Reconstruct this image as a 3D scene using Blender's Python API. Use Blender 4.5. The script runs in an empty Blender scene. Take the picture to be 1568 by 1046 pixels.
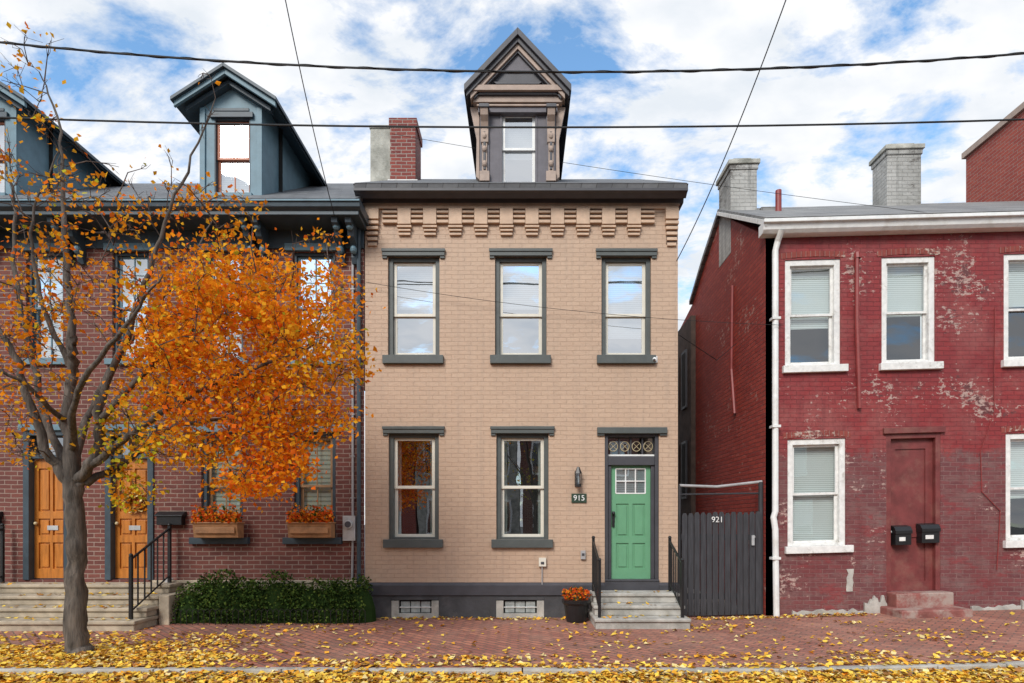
import bpy, bmesh, math, random
import numpy as np
from mathutils import Vector, Matrix
random.seed(7); rng=np.random.default_rng(11)
sc=bpy.context.scene
# survey helpers: metres on the house-front plane (camera stands 10 m from it, eye height 1.6 m)
def fx(p,d=10.0): return (p-800)*d/910
def fz(p,d=10.0): return 1.6+(800-p)*d/910
def W(px,py,d): return (fx(px,d), d-10, fz(py,d))
def gz(x): return 0.027*min(max(x-3.0,0),9)

# ---------------------------------------------------------------- materials
def nt(name):
    m=bpy.data.materials.new(name); m.use_nodes=True
    n=m.node_tree.nodes; l=m.node_tree.links
    return m,n,l,n['Principled BSDF']
def noise(n,l,vec,scale,detail=4,rough=.55):
    t=n.new('ShaderNodeTexNoise'); t.inputs['Scale'].default_value=scale; t.inputs['Detail'].default_value=detail; t.inputs['Roughness'].default_value=rough
    l.new(vec,t.inputs['Vector']); return t.outputs['Fac']
def ramp(n,l,fac,a,b,ca=(0,0,0,1),cb=(1,1,1,1)):
    r=n.new('ShaderNodeValToRGB'); r.color_ramp.elements[0].position=a; r.color_ramp.elements[1].position=b
    r.color_ramp.elements[0].color=ca; r.color_ramp.elements[1].color=cb; l.new(fac,r.inputs['Fac']); return r.outputs['Color']
def mix(n,l,fac,a,b,mode='MIX'):
    m=n.new('ShaderNodeMix'); m.data_type='RGBA'; m.blend_type=mode
    if isinstance(fac,(int,float)): m.inputs[0].default_value=fac
    else: l.new(fac,m.inputs[0])
    for v,i in((a,6),(b,7)):
        if isinstance(v,tuple): m.inputs[i].default_value=(v[0],v[1],v[2],1)
        else: l.new(v,m.inputs[i])
    return m.outputs[2]
def madd(n,l,a,k,b):
    m=n.new('ShaderNodeMath'); m.operation='MULTIPLY_ADD'; l.new(a,m.inputs[0]); m.inputs[1].default_value=k
    if isinstance(b,(int,float)): m.inputs[2].default_value=b
    else: l.new(b,m.inputs[2])
    return m.outputs[0]
def bump(n,l,h,bs,strength=.4,dist=.01,normal=None):
    b=n.new('ShaderNodeBump'); b.inputs['Strength'].default_value=strength; b.inputs['Distance'].default_value=dist
    l.new(h,b.inputs['Height'])
    if normal: l.new(normal,b.inputs['Normal'])
    if bs is not None: l.new(b.outputs[0],bs.inputs['Normal'])
    return b.outputs[0]
def c4(c): return (c[0],c[1],c[2],1)
def sc3(c,k): return (min(c[0]*k,1),min(c[1]*k,1),min(c[2]*k,1))
def mapped(n,l,vec,s):
    mp=n.new('ShaderNodeMapping'); mp.inputs['Scale'].default_value=s; l.new(vec,mp.inputs[0]); return mp.outputs[0]
def mat(name,col,rough=.6,var=.2,scale=6,bmp=.15,metal=0,dirt=None,stretch=None,dl=(.5,.68)):
    m,n,l,bs=nt(name); tc=n.new('ShaderNodeTexCoord').outputs['Object']
    if stretch: tc=mapped(n,l,tc,stretch)
    f=noise(n,l,tc,scale,4)
    col_=ramp(n,l,f,.3,.7,c4(sc3(col,1-var)),c4(sc3(col,1+var)))
    if dirt:
        f2=noise(n,l,tc,scale*.35,6,.7); col_=mix(n,l,ramp(n,l,f2,dl[0],dl[1]),col_,dirt)
    l.new(col_,bs.inputs['Base Color']); bs.inputs['Roughness'].default_value=rough; bs.inputs['Metallic'].default_value=metal
    if bmp: bump(n,l,noise(n,l,tc,scale*(3 if stretch else 8),3),bs,bmp,.01)
    return m
def brickvec(n,l,tilt=False):
    tc=n.new('ShaderNodeTexCoord').outputs['Object']
    s=n.new('ShaderNodeSeparateXYZ'); l.new(tc,s.inputs[0])
    a=n.new('ShaderNodeMath'); a.operation='ADD'; l.new(s.outputs[0],a.inputs[0]); l.new(s.outputs[1],a.inputs[1])
    c=n.new('ShaderNodeCombineXYZ'); l.new(a.outputs[0],c.inputs[0]); l.new(s.outputs[2],c.inputs[1])
    return tc,s,c.outputs[0]
def brick(name,c1,c2,mort,bw=.215,rh=.075,ms=.008,rough=.85,bstr=.6,stain=.25,stainc=None,patches=(),lower=None,mul=.62,streak=None,fade=None):
    m,n,l,bs=nt(name); tc,s,v=brickvec(n,l)
    wob=n.new('ShaderNodeTexNoise'); wob.inputs['Scale'].default_value=3; l.new(tc,wob.inputs['Vector'])
    vm=n.new('ShaderNodeVectorMath'); vm.operation='MULTIPLY_ADD'; l.new(wob.outputs['Color'],vm.inputs[0]); vm.inputs[1].default_value=(.012,.022,0); l.new(v,vm.inputs[2]); v=vm.outputs[0]
    b=n.new('ShaderNodeTexBrick'); b.inputs['Scale'].default_value=1; b.inputs['Brick Width'].default_value=bw; b.inputs['Row Height'].default_value=rh
    b.inputs['Mortar Size'].default_value=ms; b.inputs['Mortar Smooth'].default_value=.4; b.inputs['Bias'].default_value=0
    b.inputs['Color1'].default_value=c4(c1); b.inputs['Color2'].default_value=c4(c2); b.inputs['Mortar'].default_value=c4(mort); l.new(v,b.inputs['Vector'])
    col=b.outputs['Color']
    f1=noise(n,l,tc,1.3,6,.65); f2=noise(n,l,tc,14,4,.7)
    big=noise(n,l,mapped(n,l,tc,(1,1,1.3)),.75,2,.5) if (patches or fade) else None
    if fade:
        col=mix(n,l,ramp(n,l,noise(n,l,tc,1.1,7,.74),.46,.60,(0,0,0,1),(.75,.75,.75,1)),col,fade)
    if lower:
        z0,lc1,lc2,lm,lfade=lower
        b2=n.new('ShaderNodeTexBrick'); b2.inputs['Scale'].default_value=1; b2.inputs['Brick Width'].default_value=bw; b2.inputs['Row Height'].default_value=rh
        b2.inputs['Mortar Size'].default_value=ms; b2.inputs['Color1'].default_value=c4(lc1); b2.inputs['Color2'].default_value=c4(lc2); b2.inputs['Mortar'].default_value=c4(lm); l.new(v,b2.inputs['Vector'])
        lc=mix(n,l,ramp(n,l,noise(n,l,mapped(n,l,tc,(1.2,1.2,2.6)),1.6,7,.75),.47,.58,(0,0,0,1),(.85,.85,.85,1)),b2.outputs['Color'],lfade)
        lc=mix(n,l,ramp(n,l,noise(n,l,mapped(n,l,tc,(.7,.7,1.6)),2.3,6,.7),.55,.60,(0,0,0,1),(.7,.7,.7,1)),lc,(.28,.042,.045))
        zn=madd(n,l,noise(n,l,tc,2.6,7,.75),1.1,s.outputs[2])
        mr=n.new('ShaderNodeMapRange'); l.new(zn,mr.inputs[0]); mr.inputs[1].default_value=z0+.46; mr.inputs[2].default_value=z0+.62; mr.inputs[3].default_value=1; mr.inputs[4].default_value=0
        col=mix(n,l,mr.outputs[0],col,lc)
    col=mix(n,l,ramp(n,l,f1,.35,.7,(0,0,0,1),(stain,)*3+(1,)),col,stainc or sc3(c1,.45))
    if streak:
        fs=noise(n,l,mapped(n,l,tc,(5,5,.35)),1.6,5,.6); col=mix(n,l,ramp(n,l,fs,.5,.72,(0,0,0,1),(streak[1],)*3+(1,)),col,streak[0])
    col=mix(n,l,.5,col,ramp(n,l,f2,.3,.75,(mul,mul,mul,1),(1.0,1.0,1.0,1)),'MULTIPLY')
    for pc,lo,hi,sca in patches:
        f3=madd(n,l,big,.45,madd(n,l,noise(n,l,mapped(n,l,tc,(1,1,1.6)),sca,7,.75),.6,-.02)); col=mix(n,l,ramp(n,l,f3,lo,hi),col,pc)
    l.new(col,bs.inputs['Base Color']); bs.inputs['Roughness'].default_value=rough
    inv=n.new('ShaderNodeMath'); inv.operation='SUBTRACT'; inv.inputs[0].default_value=1; l.new(b.outputs['Fac'],inv.inputs[1])
    nn=bump(n,l,inv.outputs[0],None,bstr,.012); bump(n,l,f2,bs,.5,.016,nn)
    return m
def glass(name,under,fac,rough=.01,transp=False,wav=.02):
    m=bpy.data.materials.new(name); m.use_nodes=True; n=m.node_tree.nodes; l=m.node_tree.links; n.clear()
    o=n.new('ShaderNodeOutputMaterial'); mx=n.new('ShaderNodeMixShader'); mx.inputs[0].default_value=fac
    if transp:
        u=n.new('ShaderNodeBsdfTransparent'); u.inputs[0].default_value=c4(under)
    else:
        u=n.new('ShaderNodeBsdfDiffuse'); u.inputs[0].default_value=c4(under)
    g=n.new('ShaderNodeBsdfGlossy'); g.inputs['Roughness'].default_value=rough; g.inputs['Color'].default_value=(.93,.96,1,1)
    tc=n.new('ShaderNodeTexCoord').outputs['Object']
    nb=bump(n,l,noise(n,l,tc,2.2,1),None,wav*10,.012); l.new(nb,g.inputs['Normal'])
    l.new(u.outputs[0],mx.inputs[1]); l.new(g.outputs[0],mx.inputs[2]); l.new(mx.outputs[0],o.inputs[0]); return m
def leafmat(name,col,tr=.35,lo=.7):
    m=bpy.data.materials.new(name); m.use_nodes=True; n=m.node_tree.nodes; l=m.node_tree.links; n.clear()
    o=n.new('ShaderNodeOutputMaterial'); mx=n.new('ShaderNodeMixShader'); mx.inputs[0].default_value=tr
    g=n.new('ShaderNodeNewGeometry')
    c=ramp(n,l,g.outputs['Random Per Island'],0,1,c4(sc3(col,lo)),c4(sc3(col,1.25)))
    a=n.new('ShaderNodeBsdfDiffuse'); b=n.new('ShaderNodeBsdfTranslucent'); l.new(c,a.inputs[0]); l.new(c,b.inputs[0])
    l.new(a.outputs[0],mx.inputs[1]); l.new(b.outputs[0],mx.inputs[2]); l.new(mx.outputs[0],o.inputs[0]); return m
def stripes(name,c1,c2,freq,axis=2,rough=.6):
    m,n,l,bs=nt(name); tc=n.new('ShaderNodeTexCoord').outputs['Object']
    w=n.new('ShaderNodeTexWave'); w.bands_direction='XYZ'[axis]; w.inputs['Scale'].default_value=freq; w.inputs['Distortion'].default_value=.3; l.new(tc,w.inputs['Vector'])
    col=ramp(n,l,w.outputs['Fac'],.05,.5,c4(c1),c4(c2)); l.new(col,bs.inputs['Base Color']); bs.inputs['Roughness'].default_value=rough; return m

M={}
M['beige']=brick('beige_painted_brick',(.575,.402,.282),(.54,.372,.26),(.49,.335,.235),ms=.006,rough=.6,bstr=.6,stain=.3,stainc=(.44,.31,.225),mul=.80,patches=(((.30,.17,.12),.655,.665,9.0),),streak=((.41,.30,.225),.4))
M['beige_plain']=mat('beige_paint',(.57,.397,.277),.6,.12,8,.4)
M['groove_shade']=mat('painted_groove_shade',(.16,.105,.08),.9,.2,8,.2)  # dark colour stands in for shade in the frieze gaps
M['brown']=brick('brown_brick',(.225,.070,.052),(.145,.046,.038),(.36,.26,.21),ms=.009,bstr=.5,stain=.35,stainc=(.10,.033,.03))
M['redb']=brick('red_painted_brick',(.325,.030,.030),(.27,.023,.026),(.20,.020,.022),ms=.006,rough=.6,bstr=.9,stain=.6,stainc=(.19,.025,.028),mul=.62,fade=(.335,.095,.085),
   patches=(((.44,.30,.26),.590,.602,8.0),((.12,.035,.035),.605,.618,6.1)),streak=((.16,.025,.028),.55),
   lower=(2.78,(.21,.066,.066),(.135,.044,.048),(.31,.19,.17),(.22,.125,.115)))
M['redside']=brick('red_side_brick',(.42,.060,.038),(.30,.034,.025),(.20,.045,.033),ms=.009,rough=.7,bstr=1,stain=.4,stainc=(.19,.022,.018),patches=(((.40,.22,.18),.60,.61,7),))
M['redlint']=brick('worn_red_brick',(.32,.065,.05),(.25,.05,.04),(.36,.2,.17),bw=.08,rh=.3,ms=.006,bstr=.9,patches=(((.50,.38,.32),.54,.565,9),((.17,.06,.055),.56,.58,7)))
M['brickR']=brick('orange_red_brick',(.42,.085,.055),(.34,.06,.045),(.38,.23,.19),ms=.008,stain=.2)
M['chimbrick']=brick('chimney_brick',(.32,.07,.05),(.19,.04,.035),(.38,.32,.28),ms=.01,patches=(((.45,.41,.37),.58,.60,7),))
M['chimstone']=mat('chimney_render',(.42,.41,.36),.9,.35,4,.8,dirt=(.20,.20,.17))
M['chimwhite']=brick('white_chimney_brick',(.56,.55,.52),(.50,.49,.46),(.42,.41,.39),ms=.006,stain=.8,stainc=(.22,.22,.20),bstr=.9,patches=(((.13,.12,.11),.53,.60,6),),streak=((.18,.18,.17),.8))
M['grey']=mat('grey_green_trim',(.080,.090,.086),.5,.12,6,.1)
M['greydk']=mat('dark_grey_trim',(.055,.054,.062),.5,.15,5,.1)
M['basedk']=mat('dark_base_paint',(.052,.052,.056),.7,.3,3,.5,dirt=(.11,.10,.10))
M['sash']=mat('cream_sash',(.72,.68,.58),.45,.05,8,.05)
M['white']=mat('white_paint',(.80,.80,.78),.45,.06,8,.1,dirt=(.66,.64,.60))
M['white2']=mat('old_white_paint',(.76,.75,.72),.6,.12,12,.3,dirt=(.45,.42,.38),dl=(.56,.7))
M['blue']=mat('blue_trim',(.125,.215,.265),.55,.15,5,.15)
M['bluedk']=mat('dark_blue_trim',(.040,.062,.080),.5,.2,5,.15)
M['slate']=brick('slate_roof',(.17,.175,.185),(.10,.105,.115),(.05,.05,.053),bw=.25,rh=.11,ms=.006,rough=.7,bstr=.8,stain=.3,stainc=(.24,.24,.23))
M['slate2']=brick('worn_shingle_roof',(.26,.26,.26),(.17,.17,.175),(.08,.08,.08),bw=.3,rh=.1,ms=.008,rough=.8,bstr=.8,stain=.5,stainc=(.36,.35,.33))
M['tan']=mat('tan_trim',(.38,.285,.23),.6,.15,8,.2)
M['purple']=mat('plum_grey_trim',(.12,.11,.125),.6,.15,8,.2)
M['green']=mat('green_door_paint',(.135,.330,.185),.4,.04,5,.05)
M['wood']=mat('orange_wood',(.50,.175,.028),.35,.25,5,.1,stretch=(4,4,.6))
M['woodbox']=mat('flower_box_wood',(.36,.18,.08),.6,.3,8,.2)
M['sashwood']=mat('tan_wood_sash',(.34,.20,.10),.5,.2,8,.1)
M['redsash']=mat('red_sash',(.48,.17,.09),.5,.1,8,.1)
M['reddoor']=mat('dark_red_door',(.17,.036,.034),.55,.25,5,.2,dirt=(.22,.09,.07))
M['redstep']=mat('red_painted_concrete',(.25,.085,.070),.7,.3,5,.5,dirt=(.36,.27,.23),dl=(.46,.58))
M['conc']=mat('concrete',(.42,.40,.36),.85,.25,5,.5,dirt=(.25,.24,.21))
M['stonestep']=mat('sandstone_steps',(.43,.36,.265),.85,.25,5,.5,dirt=(.27,.23,.175))
M['black']=mat('black_iron',(.012,.012,.013),.4,.2,8,.05)
M['fence']=mat('charcoal_fence_wood',(.036,.036,.041),.7,.4,7,.4,stretch=(5,5,.5))
M['metal']=mat('galvanised_metal',(.48,.49,.49),.45,.15,8,.05,metal=.3)
M['greypipe']=mat('grey_conduit',(.36,.35,.35),.5,.15,8,.05)
M['redpipe']=mat('red_painted_pipe',(.24,.035,.032),.5,.2,8,.1)
M['darkwood']=mat('dark_brown_siding',(.07,.045,.035),.8,.4,5,.4)
M['room']=mat('dark_interior',(.02,.019,.018),.9,.3,3,0)
M['blind']=stripes('blinds',(.42,.44,.44),(.72,.75,.75),9.0)
M['shutter']=stripes('slat_shutters',(.26,.30,.25),(.55,.60,.53),4.0)
M['curtain']=mat('white_curtain',(.55,.56,.54),.9,.25,4,.1,stretch=(6,6,.3))
M['gl_sky']=glass('window_glass',(.80,.84,.86),.62,transp=True,wav=.012)
M['gl_low']=glass('window_glass_low',(.80,.86,.84),.30,transp=True,wav=.010)
M['gl_dark']=glass('window_glass_dark',(.012,.014,.013),.35,wav=.006)
M['gl_t']=glass('window_glass_clear',(.85,.9,.88),.16,transp=True,wav=.008)
M['gl_t2']=glass('window_glass_clear_bright',(.8,.86,.86),.5,transp=True,wav=.008)
M['glblock']=mat('glass_block',(.34,.37,.36),.2,.3,10,.4)
M['gold']=mat('gold_paint',(.6,.5,.3),.4,.05,8,0)
M['plaque']=mat('dark_green_plaque',(.03,.055,.035),.4,.1,8,0)
M['bark']=mat('bark',(.110,.090,.074),.9,.6,9,1.0,dirt=(.048,.040,.033),stretch=(2.4,2.4,.4))
M['twig']=mat('twig_bark',(.085,.06,.048),.9,.3,10,0)
LO=leafmat('leaf_orange',(.90,.28,.014),.45,.75); LD=leafmat('leaf_deep_orange',(.86,.175,.020),.45,.7); LY=leafmat('leaf_gold',(.92,.44,.03),.45,.75); LG=leafmat('leaf_yellow_green',(.52,.48,.035),.4)
FL=[leafmat('fallen_yellow',(.86,.56,.09),.1),leafmat('fallen_gold',(.78,.38,.045),.1),leafmat('fallen_brown',(.36,.17,.06),.05),leafmat('fallen_pale',(.84,.66,.30),.1)]
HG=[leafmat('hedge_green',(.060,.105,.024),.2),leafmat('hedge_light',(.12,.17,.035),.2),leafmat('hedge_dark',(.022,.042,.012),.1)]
FR=[leafmat('flower_red_orange',(.85,.13,.025),.3),leafmat('flower_orange',(.90,.30,.03),.3),leafmat('flower_stem_green',(.05,.09,.02),.2)]
M['wire']=mat('black_cable',(.012,.012,.012),.6,.1,8,0)

# ---------------------------------------------------------------- mesh builder
warp=None
class MB:
    def __init__(s): s.v=[];s.f=[];s.mi=[];s.mats=[]
    def m(s,k):
        mm=M[k] if isinstance(k,str) else k
        if mm not in s.mats: s.mats.append(mm)
        return s.mats.index(mm)
    def add(s,vs,fs,k):
        o=len(s.v); s.v+= [tuple(v) for v in vs]; i=s.m(k)
        for f in fs: s.f.append(tuple(o+j for j in f)); s.mi.append(i)
    def quad(s,a,b,c,d,k): s.add([a,b,c,d],[(0,1,2,3)],k)
    def box(s,x0,x1,y0,y1,z0,z1,k):
        if x1<x0:x0,x1=x1,x0
        if y1<y0:y0,y1=y1,y0
        if z1<z0:z0,z1=z1,z0
        s.add([(x0,y0,z0),(x1,y0,z0),(x1,y1,z0),(x0,y1,z0),(x0,y0,z1),(x1,y0,z1),(x1,y1,z1),(x0,y1,z1)],
              [(0,3,2,1),(4,5,6,7),(0,1,5,4),(1,2,6,5),(2,3,7,6),(3,0,4,7)],k)
    def prism(s,poly,axis,a0,a1,k):
        n=len(poly)
        def P(p,a):
            return (a,p[0],p[1]) if axis=='x' else ((p[0],a,p[1]) if axis=='y' else (p[0],p[1],a))
        vs=[P(p,a0) for p in poly]+[P(p,a1) for p in poly]
        fs=[tuple(range(n)),tuple(range(2*n-1,n-1,-1))]+[(i,(i+1)%n,n+(i+1)%n,n+i) for i in range(n)]
        s.add(vs,fs,k)
    def cyl(s,p0,p1,r0,r1,k,n=8,cap=True):
        p0=Vector(p0);p1=Vector(p1); d=(p1-p0)
        if d.length<1e-6: return
        d.normalize(); a=d.orthogonal().normalized(); b=d.cross(a)
        vs=[];
        for p,r in((p0,r0),(p1,r1)):
            for i in range(n):
                t=2*math.pi*i/n; vs.append(p+a*math.cos(t)*r+b*math.sin(t)*r)
        fs=[(i,(i+1)%n,n+(i+1)%n,n+i) for i in range(n)]
        if cap: fs+=[tuple(range(n-1,-1,-1)),tuple(range(n,2*n))]
        s.add(vs,fs,k)
    def tube(s,pts,r,k,n=6,lump=0):
        pts=[Vector(p) for p in pts]
        rs=r if isinstance(r,(list,tuple)) else [r]*len(pts)
        rings=[]; a=None
        for i,p in enumerate(pts):
            d=(pts[min(i+1,len(pts)-1)]-pts[max(i-1,0)]).normalized()
            if a is None: a=d.orthogonal().normalized()
            a=(a-d*a.dot(d)).normalized(); b=d.cross(a)
            rings.append([p+(a*math.cos(2*math.pi*j/n)+b*math.sin(2*math.pi*j/n))*rs[i]*(1+(rng.normal(0,lump) if lump else 0)) for j in range(n)])
        vs=[v for r_ in rings for v in r_]; fs=[]
        for i in range(len(pts)-1):
            for j in range(n): fs.append((i*n+j,i*n+(j+1)%n,(i+1)*n+(j+1)%n,(i+1)*n+j))
        s.add(vs,fs,k)
    def sphere(s,c,r,k,sx=1,sy=1,sz=1,nu=10,nv=6):
        vs=[];fs=[]
        for i in range(nv+1):
            ph=math.pi*i/nv
            for j in range(nu):
                t=2*math.pi*j/nu; vs.append((c[0]+r*sx*math.sin(ph)*math.cos(t),c[1]+r*sy*math.sin(ph)*math.sin(t),c[2]+r*sz*math.cos(ph)))
        for i in range(nv):
            for j in range(nu): fs.append((i*nu+j,i*nu+(j+1)%nu,(i+1)*nu+(j+1)%nu,(i+1)*nu+j))
        s.add(vs,fs,k)
    def build(s,name,parent=None,bev=0,smooth=False,recalc=True):
        v=[warp(p) for p in s.v] if warp else s.v
        me=bpy.data.meshes.new(name); me.from_pydata(v,[],s.f)
        for mm in s.mats: me.materials.append(mm)
        me.polygons.foreach_set('material_index',s.mi)
        if smooth: me.polygons.foreach_set('use_smooth',[True]*len(s.f))
        if recalc:
            b=bmesh.new(); b.from_mesh(me); bmesh.ops.recalc_face_normals(b,faces=b.faces); b.to_mesh(me); b.free()
        ob=bpy.data.objects.new(name,me); sc.collection.objects.link(ob)
        if parent: ob.parent=parent
        if bev:
            md=ob.modifiers.new('bevel','BEVEL'); md.width=bev; md.segments=2; md.limit_method='ANGLE'
        return ob
def group(name):
    e=bpy.data.objects.new(name,None); e.empty_display_size=.2; sc.collection.objects.link(e); return e

def facade(mb,x0,x1,z0,z1,y,ops,k,rev=.14,zback=None):
    xs=sorted(set([x0,x1]+[o[0] for o in ops]+[o[1] for o in ops])); zs=sorted(set([z0,z1]+[o[2] for o in ops]+[o[3] for o in ops]))
    for i in range(len(xs)-1):
        for j in range(len(zs)-1):
            cx=(xs[i]+xs[i+1])/2; cz=(zs[j]+zs[j+1])/2
            if any(o[0]<cx<o[1] and o[2]<cz<o[3] for o in ops): continue
            mb.quad((xs[i],y,zs[j]),(xs[i+1],y,zs[j]),(xs[i+1],y,zs[j+1]),(xs[i],y,zs[j+1]),k)
    for a,b,c,d in ops:
        mb.quad((a,y,c),(a,y+rev,c),(a,y+rev,d),(a,y,d),k); mb.quad((b,y,c),(b,y,d),(b,y+rev,d),(b,y+rev,c),k)
        mb.quad((a,y,d),(a,y+rev,d),(b,y+rev,d),(b,y,d),k); mb.quad((a,y,c),(b,y,c),(b,y+rev,c),(a,y+rev,c),k)
def window(par,x0,x1,z0,z1,y,frame,sash,gl,fw=.07,sw=.05,mid=None,rec=.05,cols=1,back=None,blind=None,rows=1,name='window',proud=0,gl2=None,drapes=False):
    """double hung window set in an opening x0..x1,z0..z1 of a wall whose face is at y"""
    f=MB(); yf=y+rec-proud
    f.box(x0,x0+fw,yf,y+.2,z0,z1,frame); f.box(x1-fw,x1,yf,y+.2,z0,z1,frame)
    f.box(x0+fw,x1-fw,yf,y+.2,z1-fw,z1,frame); f.box(x0+fw,x1-fw,yf,y+.2,z0,z0+fw*.5,frame)
    f.build('window_frame',par,.004)
    a=x0+fw;b=x1-fw;c=z0+fw*.5;d=z1-fw
    if mid is None: mid=(c+d)/2
    s=MB(); g=MB()
    for (lo,hi,yy,gm) in((mid-.02,d,yf+.05,gl),(c,mid+.02,yf+.085,gl2 or gl)):
        s.box(a,a+sw,yy,yy+.03,lo,hi,sash); s.box(b-sw,b,yy,yy+.03,lo,hi,sash)
        s.box(a+sw,b-sw,yy,yy+.03,hi-sw*.8,hi,sash); s.box(a+sw,b-sw,yy,yy+.03,lo,lo+sw*.9,sash)
        for i in range(1,cols):
            xx=a+sw+(b-a-2*sw)*i/cols; s.box(xx-.01,xx+.01,yy+.004,yy+.026,lo+sw*.9,hi-sw*.8,sash)
        for i in range(1,rows):
            zz=lo+(hi-lo)*i/rows; s.box(a+sw,b-sw,yy+.006,yy+.024,zz-.01,zz+.01,sash)
        # panes never sit perfectly true: a fraction of a degree of tilt each
        t1,t2=rng.normal(0,.0015,2)
        g.quad((a+sw,yy+.016,lo+sw*.9),(b-sw,yy+.016+t1,lo+sw*.9),(b-sw,yy+.016+t1+t2,hi-sw*.8),(a+sw,yy+.016+t2,hi-sw*.8),gm)
    s.build('window_sash',par,.003); g.build('window_pane',par)
    r=MB()
    yb=yf+.16
    if blind:
        mk,frac=blind
        r.quad((a,yb,d-(d-c)*frac),(b,yb,d-(d-c)*frac),(b,yb,d),(a,yb,d),mk)
    if drapes:
        for (xa,sg) in((a,1),(b,-1)):
            n_=6; wd=.10
            for j in range(n_):
                u0=xa+sg*wd*j/n_; u1=xa+sg*wd*(j+1)/n_; q0=yb+.03*(j%2); q1=yb+.03*((j+1)%2)
                r.quad((u0,q0,c-.1),(u1,q1,c-.1),(u1,q1,d+.1),(u0,q0,d+.1),'curtain')
    r.quad((a-.3,yb+.5,c-.3),(b+.3,yb+.5,c-.3),(b+.3,yb+.5,d+.3),(a-.3,yb+.5,d+.3),'room')
    r.build('window_blind',par,recalc=False)

# ================================================================ CENTRE HOUSE
H=group('painted_brick_house')
X0,X1=fx(559),fx(1038); ZT=fz(316)
wins=[]
for a,b in((594,673),(758,837),(921,997)): wins.append((fx(a),fx(b),fz(545),fz(392)))
for a,b in((595,672),(760,840)): wins.append((fx(a),fx(b),fz(826),fz(663)))
door=(fx(926),fx(1009),fz(890),fz(664))
w=MB(); facade(w,X0,X1,fz(893),ZT,0,wins+[door],'beige')
w.quad((X1,0,-.1),(X1,9,-.1),(X1,9,ZT),(X1,0,ZT),'beige'); w.quad((X0,0,-.1),(X0,9,-.1),(X0,9,ZT),(X0,0,ZT),'beige')
w.quad((X0,9,-.1),(X1,9,-.1),(X1,9,ZT),(X0,9,ZT),'beige')
w.build('walls',H,recalc=False)
b=MB(); bz=fz(911); bops=[(fx(600),fx(672),-.02,fz(914)),(fx(760),fx(833),-.02,fz(914))]
facade(b,X0,X1,-.1,bz,-.02,bops,'basedk',rev=.15)
for (p,q) in ((X0-.01,door[0]),(door[1],X1+.01)): b.prism([(0.02,fz(911)),(-.05,fz(911)),(-.05,fz(896)),(0.0,fz(892)),(.02,fz(892))],'x',p,q,'greydk')
b.box(door[0],door[1],-.03,.05,-.05,fz(890)-.004,'greydk')
b.build('base_course',H)
for a,c in((600,672),(760,833)):
    k=MB(); xa,xb=fx(a),fx(c); zt=fz(914)
    k.box(xa,xa+.12,-.03,.1,-.02,zt-.06,'conc'); k.box(xb-.12,xb,-.03,.1,-.02,zt-.06,'conc'); k.box(xa+.12,xb-.12,-.03,.1,-.02,.07,'conc')
    k.box(xa,xb,-.035,.1,zt-.05,zt-.002,'basedk')
    for i in range(3):
        u=xa+.14+i*(xb-xa-.28)/3; k.box(u+.008,u+(xb-xa-.28)/3-.008,.02,.1,.08,zt-.08,'glblock')
    k.box(xa+.12,xb-.12,.0,.02,.165,.18,'white2'); k.box(xa+.12,xb-.12,.05,.12,.07,zt-.05,'room')
    k.build('basement_window',H,.004)
for i,(a,c,z0,z1) in enumerate(wins):
    up=i<3
    window(H,a,c,z0,z1,0,'grey','sash','gl_sky' if up else 'gl_low',fw=.075,sw=.055,mid=fz(480) if up else fz(746),blind=('blind',[.48,.48,.8][i]) if up else None,drapes=not up)
    t=MB(); t.box(a-.09,c+.09,-.045,.02,z1-.012,z1+.075,'grey'); t.box(a-.1,c+.1,-.06,-.046,z1+.055,z1+.105,'grey'); t.box(a-.1,c+.1,-.046,.02,z1+.0755,z1+.105,'grey')
    t.box(a-.09,a-.012,-.03,.02,z1-.05,z1-.012,'grey'); t.box(c+.012,c+.09,-.03,.02,z1-.05,z1-.012,'grey')
    t.box(a-.08,c+.07,-.07,.03,z0-.14,z0-.0,'grey'); t.build('lintel_and_sill',H,.006)
# cornice
k=MB(); zt=fz(281,9.65)
k.prism([(.3,ZT+.03),(-.05,ZT+.03),(-.07,ZT+.09),(-.12,ZT+.11),(-.20,zt-.16),(-.28,zt-.11),(-.33,zt-.10),(-.33,zt-.02),(-.35,zt),(.3,zt+.05)],'x',X0-.10,X1+.08,'greydk')
k.box(X0-.02,X1+.02,-.05,.02,ZT-.0,ZT+.03,'tan'); k.build('cornice',H)
# corbel frieze: solid corbels alternate with three projecting header courses
k=MB()
k.box(X0,X1,-.035,.0,fz(321),ZT-.002,'beige_plain')
for i in range(10):
    c=620+38.9*i
    k.box(fx(c-10),fx(c+10),-.075,0,fz(346),fz(321.5),'beige_plain')
    k.box(fx(c-8),fx(c+8),-.02,0,fz(358),fz(346.2),'groove_shade')
    for (u,v,h,p) in((348,351,11,.075),(353.3,356,9.5,.06),(358.3,361.5,9,.045)): k.box(fx(c-h),fx(c+h),-p,0,fz(v),fz(u),'beige_plain')
for i in range(11):
    c=600.5+38.9*i; xl=fx(c-9.0 if i else c-14); xr=fx(c+9.0 if i<10 else c+12)
    k.box(xl,xr,-.012,0,fz(343),fz(321.6),'groove_shade')  # backing strip paints the shade between the projecting courses
    for (u,v) in((325,328.3),(332,335.3),(339,343.5)): k.box(xl,xr,-.060,0,fz(v),fz(u),'beige_plain')
for c in(571,1028):
    k.box(fx(c-10),fx(c+10),-.075,0,fz(338),fz(321.5),'beige_plain'); k.box(fx(c-8),fx(c+8),-.015,0,fz(374),fz(338.2),'groove_shade')
    for j in range(5):
        h=10-j*.8; k.box(fx(c-h),fx(c+h),-.075+j*.01,0,fz(345.5+j*8),fz(341+j*8),'beige_plain')
k.build('corbelled_frieze',H,.003)
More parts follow.
